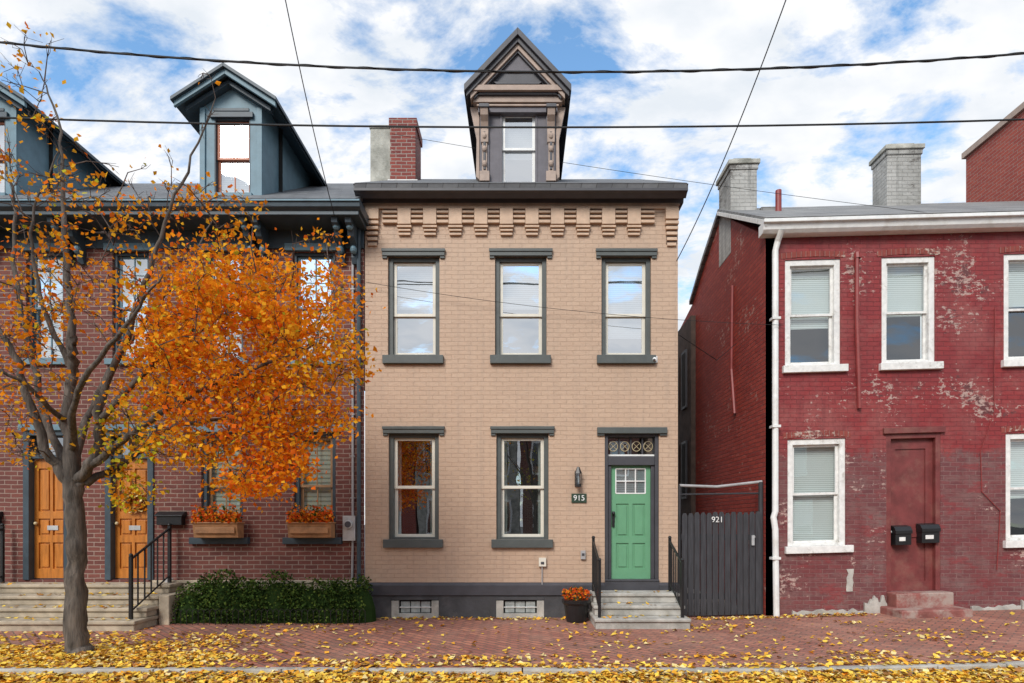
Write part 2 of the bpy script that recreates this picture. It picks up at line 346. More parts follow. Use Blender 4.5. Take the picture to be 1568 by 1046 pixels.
# roof
sl=.5925
def rz(y): return zt+sl*(y+.35)
k=MB()
k.prism([(-.35,zt+.012),(3.65,rz(3.65)+.012),(9.2,6.2),(9.2,6.0),(3.65,rz(3.65)-.12),(-.33,zt-.06)],'x',X0-.08,X1+.06,'slate')
for s_ in(X0,X1): k.add([(s_,0,ZT-.05),(s_,3.65,rz(3.65)-.05),(s_,9,6.3)],[(0,1,2)],'beige')
k.build('roof',H)
# door
d0,d1,dz0,dz1=door
k=MB(); k.box(d0,d0+.06,.02,.2,dz0,dz1,'greydk'); k.box(d1-.06,d1,.02,.2,dz0,dz1,'greydk'); k.box(d0+.06,d1-.06,.02,.2,dz1-.05,dz1,'greydk')
k.box(d0+.06,d1-.06,.04,.2,fz(712),fz(698),'greydk'); k.box(d0,d1,-.04,.2,dz0-.0,dz0+.03,'greydk')
k.box(d0+.06,d0+.12,.07,.2,dz0+.03,fz(712),'greydk'); k.box(d1-.12,d1-.06,.07,.2,dz0+.03,fz(712),'greydk')
k.box(d0-.13,d1+.13,-.06,.02,dz1-.005,dz1+.10,'grey'); k.box(d0-.13,d0-.01,-.035,.02,dz1-.04,dz1-.005,'grey');k.box(d1+.01,d1+.13,-.035,.02,dz1-.04,dz1-.005,'grey')
k.build('door_frame',H,.006)
k=MB(); a,c=d0+.06,d1-.06; k.quad((a,.13,fz(698)),(c,.13,fz(698)),(c,.13,dz1-.05),(a,.13,dz1-.05),'gl_dark')
k.box(a,c,.09,.12,fz(698),fz(695),'white2')
for i in range(4):
    cx=a+(c-a)*(i+.5)/4; R=.075; cz=(fz(698)+dz1-.05)/2+.01
    pts=[(cx+R*math.cos(t),.11,cz+R*math.sin(t)*1.1) for t in np.linspace(0,2*math.pi,15)]; k.tube(pts,.006,'gold',4)
    for t in(0,math.pi/2,math.pi,3*math.pi/2): k.tube([(cx,.11,cz),(cx+R*math.cos(t+.78),.11,cz+R*math.sin(t+.78))],.004,'gold',4)
    if i: k.box(a+(c-a)*i/4-.012,a+(c-a)*i/4+.012,.095,.125,fz(695),dz1-.05,'greydk')
k.build('transom_window',H)
k=MB(); a,c,e,f=d0+.12,d1-.12,dz0+.03,fz(712)
yD=.12
k.box(a,c,yD+.02,yD+.05,e,f,'green')
W_=c-a
gx0,gx1=a+.085,c-.085; gz0,gz1=fz(755),fz(717)
pan=[(a+.09,a+W_/2-.035,e+.17,fz(832)),(a+W_/2+.035,c-.09,e+.17,fz(832)),(a+.09,a+W_/2-.035,fz(822),fz(771)),(a+W_/2+.035,c-.09,fz(822),fz(771))]
facade(k,a,c,e,f,yD,pan+[(gx0,gx1,gz0,gz1)],'green',rev=.025)
for p in pan: k.box(p[0]+.035,p[1]-.035,yD+.003,yD+.03,p[2]+.035,p[3]-.035,'green')
k.build('door_leaf',H,.003)
k=MB(); k.quad((gx0,yD+.015,gz0),(gx1,yD+.015,gz0),(gx1,yD+.015,gz1),(gx0,yD+.015,gz1),'gl_t2')
for i in range(4): u=gx0+(gx1-gx0)*i/3; k.box(u-.009,u+.009,yD-.004,yD+.014,gz0,gz1,'white')
for i in range(3): u=gz0+(gz1-gz0)*i/2; k.box(gx0,gx1,yD-.006,yD+.012,u-.009,u+.009,'white')
k.quad((gx0,yD+.019,gz0),(gx1,yD+.019,gz0),(gx1,yD+.019,gz1),(gx0,yD+.019,gz1),'blind')
k.build('door_window',H)
k=MB(); k.box(a+.02,a+.06,yD-.03,yD,fz(807),fz(796),'black'); k.sphere((a+.04,yD-.05,fz(786)),.03,'black'); k.box(a+.02,a+.065,yD-.02,yD,fz(800),fz(783),'black'); k.build('door_handle',H,.003)
# dormer
cx=-.08; yw=.25; ye=.0; ez=8.96; az=9.86; hw=.66; he=.85
k=MB(); zb=7.3
wx0,wx1,wz0,wz1=-.39,.26,fz(281,10.25),fz(170,10.25)
facade(k,cx-hw,cx+hw,zb,8.75,yw,[(wx0,wx1,wz0,wz1)],'purple',rev=.1)
for s_ in(-1,1): k.quad((cx+s_*hw,yw,zb),(cx+s_*hw,3,zb),(cx+s_*hw,3,8.9),(cx+s_*hw,yw,8.9),'slate')
k.build('dormer_walls',H,recalc=False)
window(H,wx0,wx1,wz0,wz1,yw,'purple','white','gl_sky',fw=.04,sw=.05,rec=.0,proud=.01,blind=('blind',.6))
k=MB()
k.prism([(cx-he+.05,ez-.0),(cx+he-.05,ez-.0),(cx,az-.1)],'y',yw-.10,yw+.1,'greydk')
k.box(cx-he+.03,cx+he-.03,ye+.03,yw+.12,ez-.06,ez+.03,'tan'); k.box(cx-he+.06,cx+he-.06,ye+.08,yw+.1,ez-.10,ez-.06,'greydk')
k.box(cx-he+.09,cx+he-.09,ye+.12,yw+.1,ez-.20,ez-.10,'tan'); k.box(cx-hw-.02,cx+hw+.02,ye+.17,yw+.05,ez-.34,ez-.20,'purple')
k.box(cx-hw-.04,cx+hw+.04,ye+.14,yw+.02,ez-.25,ez-.22,'tan')
ang=math.atan2(az-ez,he)
def rake(mb,off0,off1,y0,y1,kk,ext=0,lo=0):
    nx,nz=math.sin(ang),math.cos(ang)
    for s_ in(-1,1):
        e=he+ext; ezz=ez-ext*math.tan(ang)
        poly=[(cx,az-off0/nz),(cx+s_*e,ezz-off0/nz),(cx+s_*e,ezz-off1/nz),(cx,az-off1/nz)]
        mb.prism(poly,'y',y0,y1,kk)
rake(k,-.03,.05,ye-.04,4.0,'greydk',.05)
rake(k,.05,.11,ye+.01,yw,'greydk',.02)
rake(k,.11,.17,ye+.05,yw-.02,'tan',-.05)
rake(k,.17,.2,ye+.08,yw-.03,'greydk',-.11)
k.prism([(cx-.42,ez+.14),(cx+.42,ez+.14),(cx+.36,ez+.10),(cx-.36,ez+.10)],'y',yw-.14,yw-.1,'greydk')
k.prism([(cx-.3,ez+.32),(cx+.3,ez+.32),(cx,az-.26)],'y',yw-.13,yw-.1,'purple')
k.build('dormer_gable',H,.004)
k=MB()
for s_ in(-1,1):
    xo=cx+s_*(hw-.09); 
    k.box(xo-.08,xo+.08,yw-.03,yw-.002,zb+.1,8.62,'purple')
    k.box(xo-.045,xo+.045,yw-.055,yw-.03,zb+.25,8.45,'tan'); k.box(xo-.02,xo+.02,yw-.07,yw-.055,zb+.35,8.3,'greydk')
    for z_ in(7.75,8.0,8.22): k.sphere((xo,yw-.06,z_),.045,'tan',sz=1.3)
    k.box(xo-.085,xo+.085,yw-.08,yw-.03,7.45,7.62,'tan')
    k.prism([(yw-.03,8.1),(yw-.07,8.12),(yw-.08,8.25),(yw-.05,8.35),(yw-.1,8.45),(yw-.17,8.52),(yw-.2,8.62),(yw-.03,8.62)],'x',xo-.065,xo+.065,'tan')
    k.box(xo-.085,xo+.085,yw-.22,yw-.03,8.62,8.68,'greydk')
    xs=cx+s_*hw
    k.prism([(xs,7.5),(xs+s_*.06,7.55),(xs+s_*.05,8.2),(xs+s_*.16,8.75),(xs,8.75)],'y',yw-.02,yw+.08,'tan')
k.build('dormer_brackets',H,.006)
# chimneys
k=MB(); xa=fx(567,12.2); xm=fx(598,12.2); xb=fx(637,12.2)
k.box(xa,xm,2.2,2.9,7.8,fz(195,12.2),'chimstone'); k.box(xa-.02,xm,2.18,2.92,fz(197,12.2),fz(192,12.2),'chimstone')
k.box(xm,xb,2.15,2.8,7.8,fz(190,12.2),'chimbrick'); k.box(xm-.02,xb+.03,2.12,2.83,fz(197,12.2),fz(184,12.2),'chimbrick')
k.box(xm-.03,xb+.06,2.05,2.9,8.5,8.56,'white2')
k.build('chimney',H,.01)

# wall lamp, plaque, fittings
k=MB(); x_=fx(884.5)
k.box(x_-.05,x_+.05,-.03,0,fz(745),fz(722),'black'); k.cyl((x_,-.03,fz(722)),(x_,-.12,fz(718)),.012,.012,'black')
k.cyl((x_,-.11,fz(726)),(x_,-.11,fz(716)),.065,.02,'black',6); k.cyl((x_,-.11,fz(742)),(x_,-.11,fz(726)),.04,.048,'gl_t2',6); k.cyl((x_,-.11,fz(746)),(x_,-.11,fz(742)),.05,.05,'black',6)
k.cyl((x_,-.11,fz(740)),(x_,-.11,fz(730)),.018,.018,'white')
for t in range(6): k.cyl((x_+.043*math.cos(t*1.047),-.11+.043*math.sin(t*1.047),fz(742)),(x_+.05*math.cos(t*1.047),-.11+.05*math.sin(t*1.047),fz(726)),.005,.005,'black',4)
k.build('wall_lantern')
P=group('house_number_plaque')
k=MB(); k.box(fx(875),fx(898),-.02,0,fz(770),fz(756),'plaque'); k.build('plate',P,.003)
def text(s,x,y,z,size,mk,par):
    cu=bpy.data.curves.new('digits','FONT'); cu.body=s; cu.size=size; cu.extrude=.003; cu.align_x='CENTER'; cu.align_y='CENTER'
    cu.materials.append(M[mk]); o=bpy.data.objects.new('digits',cu); sc.collection.objects.link(o); o.location=(x,y,z); o.rotation_euler=(math.pi/2,0,0); o.parent=par
text('915',fx(886.5),-.026,fz(763),.13,'white',P)
k=MB(); k.box(fx(825),fx(836),-.06,0,fz(867),fz(854),'sash'); k.cyl((fx(830),-.03,fz(895)),(fx(830),-.03,fz(867)),.01,.01,'greypipe'); k.box(fx(828),fx(833),-.065,-.06,fz(864),fz(860),'greydk'); k.build('outlet_box')
k=MB(); k.box(fx(889),fx(896),-.05,0,fz(856),fz(843),'greypipe'); k.box(fx(890.5),fx(894.5),-.055,-.05,fz(851),fz(847),'greydk'); k.build('door_bell_box')
k=MB(); k.box(fx(998),fx(1006),-.03,0,fz(556),fz(546),'white'); k.sphere((fx(1001),-.07,fz(552)),.035,'white'); k.sphere((fx(1000),-.09,fz(553)),.02,'greydk'); k.build('security_camera')
# steps
k=MB()
sx0,sx1=1.10,2.52
for i in range(3):
    z1=.155*(i+1); y0=-1.08+.30*i
    k.box(sx0+.02*(i),sx1-.01*i,y0,0.0-.052,z1-.155+(.0 if i else -.03),z1-.05,'conc'); k.box(sx0-.02+.02*i,sx1+.01-.01*i,y0-.03,-.052,z1-.05,z1,'conc')
k.build('front_steps',None,.012)
def railing(name,x,y0,z0,y1,z1,h=.85,ext=0,mk='black',nb=6):
    k=MB(); 
    k.box(x-.022,x+.022,y0-.022,y0+.022,z0,z0+h+.04,mk); k.box(x-.022,x+.022,y1-.022,y1+.022,z1,z1+h+.04,mk)
    k.sphere((x,y0,z0+h+.06),.03,mk); k.sphere((x,y1,z1+h+.06),.03,mk)
    for hh,t in((h,.02),(.12,.014)): k.tube([(x,y0,z0+hh),(x,y1,z1+hh)],t,mk,6)
    for i in range(1,nb):
        t=i/nb; yy=y0+(y1-y0)*t; zz=z0+(z1-z0)*t; k.box(x-.009,x+.009,yy-.009,yy+.009,zz+.12,zz+h,mk)
    return k.build(name)
railing('handrail',1.17,-.97,.15,-.2,.47,.82)
railing('handrail',2.43,-.97,.15,-.2,.47,.82)
# planter
G=group('flower_pot'); k=MB(); px_,py_=fx(882,9.6),-.42
prof=[(0,.15),(.02,.16),(.28,.2),(.31,.23),(.36,.235),(.36,.205),(.33,.2)]
for i in range(len(prof)-1): k.cyl((px_,py_,prof[i][0]),(px_,py_,prof[i][0]+max(prof[i+1][0]-prof[i][0],.001)),prof[i][1],prof[i+1][1],'black',20,cap=(i in(0,4)))
k.build('pot',G)
def leaves(P,size,mats,wts,name,parent=None,flat=False,aspect=.75,upb=0):
    """P Nx3 ; one folded kite per leaf"""
    N=len(P); P=np.asarray(P,float)
    s=size*rng.uniform(.6,1.3,N)[:,None]
    if flat:
        nrm=rng.normal(0,.28,(N,3)); nrm[:,2]=1
    else:
        nrm=rng.normal(0,1,(N,3)); nrm[:,2]+=upb
    nrm/=np.linalg.norm(nrm,axis=1)[:,None]
    t=rng.normal(0,1,(N,3)); t-=nrm*(t*nrm).sum(1)[:,None]; t/=np.linalg.norm(t,axis=1)[:,None]; b=np.cross(nrm,t)
    fold=nrm*s*rng.uniform(-.15,.3,N)[:,None]
    v=np.empty((N,4,3)); v[:,0]=P-t*s*.5; v[:,1]=P+b*s*.5*aspect+fold; v[:,2]=P+t*s*.5; v[:,3]=P-b*s*.5*aspect+fold
    me=bpy.data.meshes.new(name); me.vertices.add(N*4); me.vertices.foreach_set('co',v.reshape(-1))
    idx=np.arange(N)[:,None]*4+np.array([[0,1,2,0,2,3]]); me.loops.add(N*6); me.loops.foreach_set('vertex_index',idx.reshape(-1))
    me.polygons.add(N*2); me.polygons.foreach_set('loop_start',np.arange(0,N*6,3)); me.polygons.foreach_set('loop_total',np.full(N*2,3))
    for m_ in mats: me.materials.append(m_)
    if isinstance(wts,np.ndarray) and wts.ndim==1 and len(wts)==N: mi=wts
    else: mi=rng.choice(len(mats),N,p=wts)
    me.polygons.foreach_set('material_index',np.repeat(mi,2).astype(np.int32)); me.update(calc_edges=True); me.validate()
    o=bpy.data.objects.new(name,me); sc.collection.objects.link(o)
    if parent: o.parent=parent
    return o
def blob(n,c,r): 
    q=rng.normal(0,1,(n,3)); q/=np.linalg.norm(q,axis=1)[:,None]; q*=rng.uniform(.3,1,n)[:,None]**.5
    return q*np.array(r)+np.array(c)
leaves(blob(480,(px_,py_,.44),(.24,.2,.12)),.05,FR,[.45,.25,.30],'chrysanthemum',G)

# ================================================================ LEFT BROWN HOUSE
L=group('brown_brick_rowhouse')
LX0=-15.2; LX1=X0-.012
lw=[]
upw=[(40,97),(172,228),(315,372),(448,513)]
for a,c in upw: lw.append((fx(a),fx(c),fz(550),fz(385)))
for a,c in((-95,-40),(-235,-178)): lw.append((fx(a),fx(c),fz(550),fz(385)))
loww=[(308,372),(450,514)]
ll=[(fx(a),fx(c),fz(823),fz(662)) for a,c in loww]+[(fx(-95),fx(-36),fz(823),fz(662)),(fx(-235),fx(-176),fz(823),fz(662))]
ld=[(fx(37),fx(108),fz(888),fz(660)),(fx(162),fx(236),fz(888),fz(660))]
w=MB(); facade(w,LX0,LX1,.30,6.75,0,lw+ll+ld,'brown'); w.quad((LX0,0,0),(LX0,9,0),(LX0,9,6.7),(LX0,0,6.7),'brown')
w.build('walls',L,recalc=False)
k=MB(); k.box(LX0,ld[0][0]-.0,-.05,.1,-.1,.3,'stonestep'); k.box(ld[1][1],LX1,-.05,-.002,-.1,fz(893),'stonestep'); k.box(ld[1][1],LX1,-.07,-.002,fz(893)+.001,fz(888),'stonestep'); k.build('stone_base',L,.01)
for i,(a,c,z0,z1) in enumerate(lw):
    window(L,a,c,z0,z1,0,'bluedk','blue','gl_t2',fw=.05,sw=.04,cols=2,blind=('blind',1.0),rows=1)
    k=MB(); k.box(a-.12,c+.12,-.05,.02,z1+.0,z1+.12,'blue'); k.box(a-.1,c+.1,-.06,.03,z0-.1,z0,'blue'); k.build('lintel_and_sill',L,.006)
for i,(a,c,z0,z1) in enumerate(ll):
    window(L,a,c,z0,z1,0,'bluedk','sashwood','gl_t',fw=.07,sw=.05,cols=2,blind=('shutter',1.0))
    k=MB(); k.box(a-.12,c+.12,-.05,.02,z1+.0,z1+.12,'blue'); k.box(a-.16,c+.12,-.09,.03,z0-.11,z0,'bluedk'); k.build('lintel_and_sill',L,.006)
for (a,c,z0,z1) in ld:
    k=MB(); k.box(a,a+.1,-.03,.2,z0,z1,'bluedk'); k.box(c-.1,c,-.03,.2,z0,z1,'bluedk'); k.box(a+.1,c-.1,-.03,.2,z1-.08,z1,'bluedk'); k.box(a-.05,c+.05,-.07,.02,z1+.002,z1+.1,'blue')
    k.box(a+.1,c-.1,.02,.2,fz(702),fz(696),'bluedk'); k.quad((a+.1,.12,fz(696)),(c-.1,.12,fz(696)),(c-.1,.12,z1-.08),(a+.1,.12,z1-.08),'gl_dark')
    k.build('door_frame',L,.006)
    k=MB(); da,dc,de,df=a+.1,c-.1,z0+.02,fz(702); wd=dc-da
    pans=[]
    for (u,v) in((.08,.30),(.36,.50),(.56,.92)):
        for (p,q) in((.12,.46),(.54,.88)): pans.append((da+wd*p,da+wd*q,de+(df-de)*u,de+(df-de)*v))
    facade(k,da,dc,de,df,.09,pans,'wood',rev=.025); k.box(da,dc,.115,.15,de,df,'wood')
    for p in pans: k.box(p[0]+.03,p[1]-.03,.095,.12,p[2]+.03,p[3]-.03,'wood')
    k.sphere((da+.05,.05,de+(df-de)*.46),.028,'gold'); k.box(da+wd*.38,da+wd*.7,.082,.09,fz(812),fz(805),'metal')
    k.build('door_leaf',L,.003)
ca=(fx(204),.04,fz(768)); t=rng.uniform(0,2*math.pi,500); rr=.14+rng.normal(0,.03,500)
leaves(np.stack([ca[0]+rr*np.cos(t),ca[1]+rng.normal(0,.02,500),ca[2]+rr*np.sin(t)],1),.05,[FL[2],FL[1],LD,FL[3]],[.5,.2,.1,.2],'door_wreath')
# cornice + brackets
zc=6.71
k=MB(); k.box(LX0,LX1-.0,-.03,0.0,6.20,6.50,'bluedk'); k.box(LX0,LX1+.05,-.54,.0,6.50,6.56,'bluedk'); k.prism([(-.54,6.56),(-.60,6.60),(-.62,zc),(-.55,zc+.01),(0,zc+.01),(0,6.56)],'x',LX0,LX1+.09,'bluedk')
k.box(LX0,LX1+.09,-.635,-.62,6.67,6.70,'blue')
for p in(110,128,390,408,525,545,-10,-170,-190):
    x_=fx(p)
    k.prism([(-.0,5.92),(-.06,5.92),(-.10,6.02),(-.08,6.1),(-.16,6.2),(-.3,6.27),(-.34,6.36),(-.46,6.42),(-.48,6.5),(0,6.5)],'x',x_-.05,x_+.05,'bluedk')
    k.sphere((x_,-.14,6.12),.07,'blue',sx=.8); k.sphere((x_,-.36,6.4),.06,'blue',sx=1.0)
k.build('cornice',L,.006)
def lz(y): return zc+.633*(y+.6)
k=MB(); k.prism([(-.6,zc+.015),(3.2,lz(3.2)+.015),(9,6.0),(9,5.8),(3.2,lz(3.2)-.1),(-.5,zc-.02)],'x',LX0-.1,LX1-.005,'slate'); k.build('roof',L)
def blue_dormer(cx):
    yw=.05;ye=-.19; ez=8.61; az=9.13; he=.81; hw=.525
    k=MB(); op=(cx-.29,cx+.34-.02,fz(298,10.05),fz(182,10.05))
    facade(k,cx-hw,cx+hw,6.9,8.62,yw,[op],'blue',rev=.1)
    k.prism([(cx-hw,8.62),(cx+hw,8.62),(cx,9.0)],'y',yw,yw+.1,'blue')
    for s_ in(-1,1): k.quad((cx+s_*hw,yw,6.9),(cx+s_*hw,3,6.9),(cx+s_*hw,3,8.72),(cx+s_*hw,yw,8.72),'blue')
    k.build('dormer_walls',L,recalc=False)
    window(L,op[0],op[1],op[2],op[3],yw,'bluedk','redsash','gl_sky',fw=.02,sw=.045,rec=0,cols=2,blind=('blind',1.0))
    k=MB()
    for s_ in(-1,1): k.box(cx+s_*hw-(.09 if s_>0 else -.001),cx+s_*hw+(.001 if s_>0 else .09)-.0,yw-.03,yw-.002,7.0,8.6,'blue')
    k.box(op[0]-.06,op[1]+.06,yw-.05,yw-.002,op[3],op[3]+.09,'bluedk'); k.box(op[0]-.05,op[1]+.05,yw-.07,yw,op[2]-.07,op[2],'blue')
    k.box(cx-.3,cx+.3,yw-.015,yw-.002,8.55,8.6,'bluedk')
    an=math.atan2(az-ez,he)
    for s_ in(-1,1):
        for (o0,o1,y0,y1,mm,e) in((-.03,.03,ye-.05,3.6,'bluedk',.06),(.03,.12,ye,ye+.05,'blue',.03),(.03,.075,ye+.05,3.4,'bluedk',.02),(.12,.2,ye+.12,yw,'bluedk',-.1)):
            E=he+e; zz=ez-e*math.tan(an)
            k.prism([(cx,az-o0),(cx+s_*E,zz-o0),(cx+s_*E,zz-o1),(cx,az-o1)],'y',y0,y1,mm)
    k.build('dormer_gable',L,.004)
blue_dormer(-4.92); blue_dormer(-9.06)
k=MB(); 
k.tube([(fx(551),-.06,6.5),(fx(551),-.06,.1)],.035,'bluedk',8); k.build('downspout')
k=MB(); k.tube([(fx(541),-.03,6.1),(fx(541),-.03,fz(790))],.022,'greypipe',8); k.tube([(fx(541),-.03,fz(828)),(fx(539),-.03,.1)],.02,'greypipe',8)
for z_ in np.arange(2,6,.7): k.box(fx(541)-.035,fx(541)+.035,-.055,0,z_,z_+.02,'greypipe')
k.build('electric_conduit')
k=MB(); k.box(fx(527),fx(546),-.09,0,fz(828),fz(790),'metal'); k.cyl((fx(536.5),-.09,fz(803)),(fx(536.5),-.15,fz(803)),.075,.07,'metal',16); k.cyl((fx(536.5),-.15,fz(803)),(fx(536.5),-.158,fz(803)),.055,.05,'greydk',16); k.build('electric_meter',None,.008)
for (a,b) in((246,284),(-9,3)):
    k=MB(); k.box(fx(a),fx(b),-.12,0,fz(804),fz(788),'black'); k.prism([(0,fz(783)),(-.05,fz(784)),(-.14,fz(789)),(-.14,fz(791)),(0,fz(791))],'x',fx(a-2),fx(b+2),'black'); k.build('mailbox',None,.005)
for a,c in((299,367),(443,509)):
    G=group('flower_box'); k=MB(); xa,xb=fx(a,9.75),fx(c,9.75); z0=1.34; z1=1.58
    k.prism([(-.10,z0),(-.30,z0+.01),(-.34,z1),(-.10,z1)],'x',xa,xb,'woodbox'); k.box(xa-.02,xb+.02,-.36,-.10,z1,z1+.025,'woodbox'); k.box(xa+.04,xb-.04,-.35,-.332,z0+.08,z1-.06,'woodbox')
    k.build('box',G,.008)
    n=1100; q=np.stack([rng.uniform(xa,xb,n),rng.uniform(-.38,-.12,n),z1+.02+np.abs(rng.normal(0,.11,n))],1)
    leaves(q,.055,FR,[.38,.42,.20],'flowers',G)
# stoop
k=MB(); RX=-5.72
for i in range(4):
    z1=.15*(i+1); y0=-1.25+.29*i
    k.box(LX0+1,RX-.0,y0,-.052,z1-.15-(.03 if i==0 else 0),z1-.055,'stonestep'); k.box(LX0+1,RX+.03,y0-.035,-.052,z1-.055,z1,'stonestep')
k.box(RX+.035,RX+.2,-.72,-.055,-.03,.46,'stonestep'); k.build('stoop_steps',None,.015)
railing('stoop_railing',-5.85,-1.12,.15,-.15,.6,.9)
railing('stoop_railing',-8.62,-1.12,.15,-.15,.6,.9)
k=MB(); k.cyl((fx(262),-.1,.62),(fx(262),0,.62),.05,.05,'greypipe'); k.build('vent_pipe')
# hedge
HX0,HX1=fx(290,9.5),fx(560,9.5)
G=group('boxwood_hedge'); pts=[]; core=MB()
xx=HX0
while xx<HX1:
    hh=rng.uniform(.52,.76); wd=rng.uniform(.24,.38); yy=rng.uniform(-.46,-.34)
    n=1500; q=rng.normal(0,1,(n,3)); q/=np.linalg.norm(q,axis=1)[:,None]; q[:,2]=np.abs(q[:,2])*1.0
    sup=(np.abs(q)**2.3).sum(1)**(1/2.3); q=q/sup[:,None]*rng.uniform(.80,1.12,n)[:,None]
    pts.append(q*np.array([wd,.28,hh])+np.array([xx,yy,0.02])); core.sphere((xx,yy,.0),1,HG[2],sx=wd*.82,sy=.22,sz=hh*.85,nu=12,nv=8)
    xx+=.27
P_=np.concatenate(pts); P_=P_[P_[:,0]<HX1+.02]
P_=P_[rng.random(len(P_))<.45+.55*(np.sin(P_[:,0]*9+P_[:,2]*7)>-.3)]
core.build('inner_twigs',G); leaves(P_,.045,HG,[.5,.22,.28],'foliage',G,upb=.4)
k=MB(); 
for i in range(34):
    x_=HX0-.1+i*(HX1-HX0+.15)/33; k.cyl((x_,-.72,0),(x_,-.72,.22),.006,.006,'black',5)
    if i<33:
        xn=x_+(HX1-HX0+.15)/33; k.tube([(x_+(xn-x_)*t,-.72,.2+.05*math.sin(t*math.pi)) for t in(0,.25,.5,.75,1)],.005,'black',4)
k.build('garden_edging')

# ================================================================ RIGHT RED HOUSE
def wr(p): return (p[0],p[1],p[2]+.027*(p[0]-4.89)) if p[0]>3.9 else (p[0],p[1],p[2]-.027)
warp=wr
R=group('red_brick_house')
RX0=4.09; RX1=10.2
rw=[(fx(a),fx(c),fz(560),fz(397)) for a,c in((1202,1287),(1350,1432),(1537,1620))]
rl=[(fx(1206),fx(1295),fz(836),fz(672)),(fx(1540),fx(1628),fz(836),fz(672))]
rd=(fx(1357),fx(1440),fz(909),fz(668))
w=MB(); facade(w,RX0,RX1,-.25,6.5,0,rw+rl+[rd],'redb',rev=.12); w.build('front_wall',R,recalc=False)
w=MB(); w.prism([(0,-.25),(0,6.45),(2.2,7.93),(3.3,7.40),(4.3,6.86),(5.5,6.62),(9,6.4),(9,-.25)],'x',RX0-.004,RX0+.2,'redside'); w.build('side_wall',R)
for i,(a,c,z0,z1) in enumerate(rw+rl):
    window(R,a,c,z0,z1,0,'white2','white2','gl_t',fw=.095,sw=.045,rec=.02,blind=('blind',[.62,.52,.45,1.0,.6][i]) )
    k=MB(); k.box(a-.05,c+.10,-.07,.03,z0-.12,z0,'white2'); k.build('sill',R,.006)
    k=MB(); n_=12
    for j in range(n_):
        t=(j+.5)/n_; u=a-.08+(c-a+.16)*j/n_; arch=.03*math.sin(math.pi*t)
        k.box(u+.002,u+(c-a+.16)/n_-.002,-.009+rng.uniform(-.004,.004),0,z1+.01+arch,z1+.11+arch,'redlint')
    k.build('brick_lintel',R,.004)
a,c,z0,z1=rd
k=MB(); k.box(a,a+.08,.0,.2,z0,z1,'reddoor'); k.box(c-.08,c,.0,.2,z0,z1,'reddoor'); k.box(a+.08,c-.08,.0,.2,z1-.08,z1,'reddoor'); k.box(a-.06,c+.06,-.05,.02,z1+.003,z1+.1,'reddoor')
k.build('door_frame',R,.006)
k=MB(); k.box(a+.08,c-.08,.10,.14,z0,z1-.08,'reddoor')
facade(k,a+.08,c-.08,z0,z1-.08,.08,[(a+.2,c-.2,z0+.15,z0+.9),(a+.2,c-.2,z0+1.05,z1-.25)],'reddoor',rev=.02); k.sphere((a+.13,.05,z0+1.0),.03,'metal')
k.build('door_leaf',R,.004)
k=MB(); k.box(a-.0,c+.03,-.28,-.004,-.2,fz(909)-.004,'redstep'); k.box(fx(1345),fx(1482,9.5)+.0,-.62,-.004,-.3,.17,'redstep'); k.build('door_steps',R,.02)
k=MB(); 
k.prism([(0,6.40),(-.16,6.40),(-.21,6.45),(-.24,6.56),(-.24,6.585),(0,6.585)],'x',RX0-.12,RX1,'white'); k.box(RX0-.13,RX1,-.28,-.24,6.54,6.60,'white')
k.build('gutter',R,.008)
ro=lambda y:6.59+.586*(y+.3)
k=MB(); k.prism([(-.28,ro(-.28)+.01),(2.2,ro(2.2)),(3.3,7.53),(4.3,6.95),(4.3,6.86),(3.3,7.42),(2.2,ro(2.2)-.1),(-.2,ro(-.28)-.03)],'x',RX0-.08,RX1,'slate2')
k.prism([(-.24,6.50),(2.2,7.93),(2.2,8.0),(-.24,6.585)],'x',RX0-.10,RX0-.075,'white2')
k.build('roof',R)
k=MB()
for (xa,xb,ya,yb,zt_) in((4.08,4.60,1.65,2.35,8.75),(7.24,7.92,1.8,2.3,9.05)):
    k.box(xa,xb,ya,yb,6.9,zt_-.22,'chimwhite'); k.box(xa-.02,xb+.02,ya-.02,yb+.02,zt_-.22,zt_-.12,'chimwhite'); k.box(xa-.05,xb+.05,ya-.05,yb+.05,zt_-.12,zt_-.03,'chimstone'); k.box(xa+.08,xb-.08,ya+.08,yb-.08,zt_-.03,zt_+.06,'chimstone')
k.box(4.62,4.95,1.5,2.0,7.5,7.72,'slate2')
k.build('chimney',R,.012)
k=MB(); k.cyl((fx(1192,11.2),1.2,7.3),(fx(1192,11.2),1.2,fz(290,11.2)-.02),.055,.055,'redpipe',10); k.build('roof_vent_pipe',R)
k=MB(); x_=fx(1184.5); k.tube([(x_+.05,-.2,6.45),(x_+.03,-.09,6.3),(x_,-.07,6.15),(x_,-.07,3.1),(x_,-.07,1.8),(x_-.03,-.07,1.7),(x_,-.07,1.5),(x_+.02,-.07,-.05)],.05,'white',10)
for z_ in(5.0,3.2,1.0): k.box(x_-.07,x_+.07,-.13,0,z_,z_+.04,'white')
k.build('rain_downspout',R)
k=MB(); k.tube([(fx(1310),-.04,6.0),(fx(1310),-.04,5.0),(fx(1314),-.04,fz(628))],.035,'redpipe',8); k.tube([(fx(1311),-.04,6.0),(fx(1311),-.02,6.1)],.05,'redpipe',8)
k.tube([(fx(1522),-.02,fz(480)),(fx(1521),-.02,fz(640)),(fx(1500),-.02,fz(700)),(fx(1502),-.02,fz(760)),(fx(1530),-.02,fz(790)),(fx(1525),-.02,fz(880))],.008,'redpipe',5)
k.tube([(RX0-.03,1.5,6.2),(RX0-.03,1.55,4.6),(RX0-.04,1.35,3.7)],.03,'redpipe',6)
k.build('wall_pipes',R)
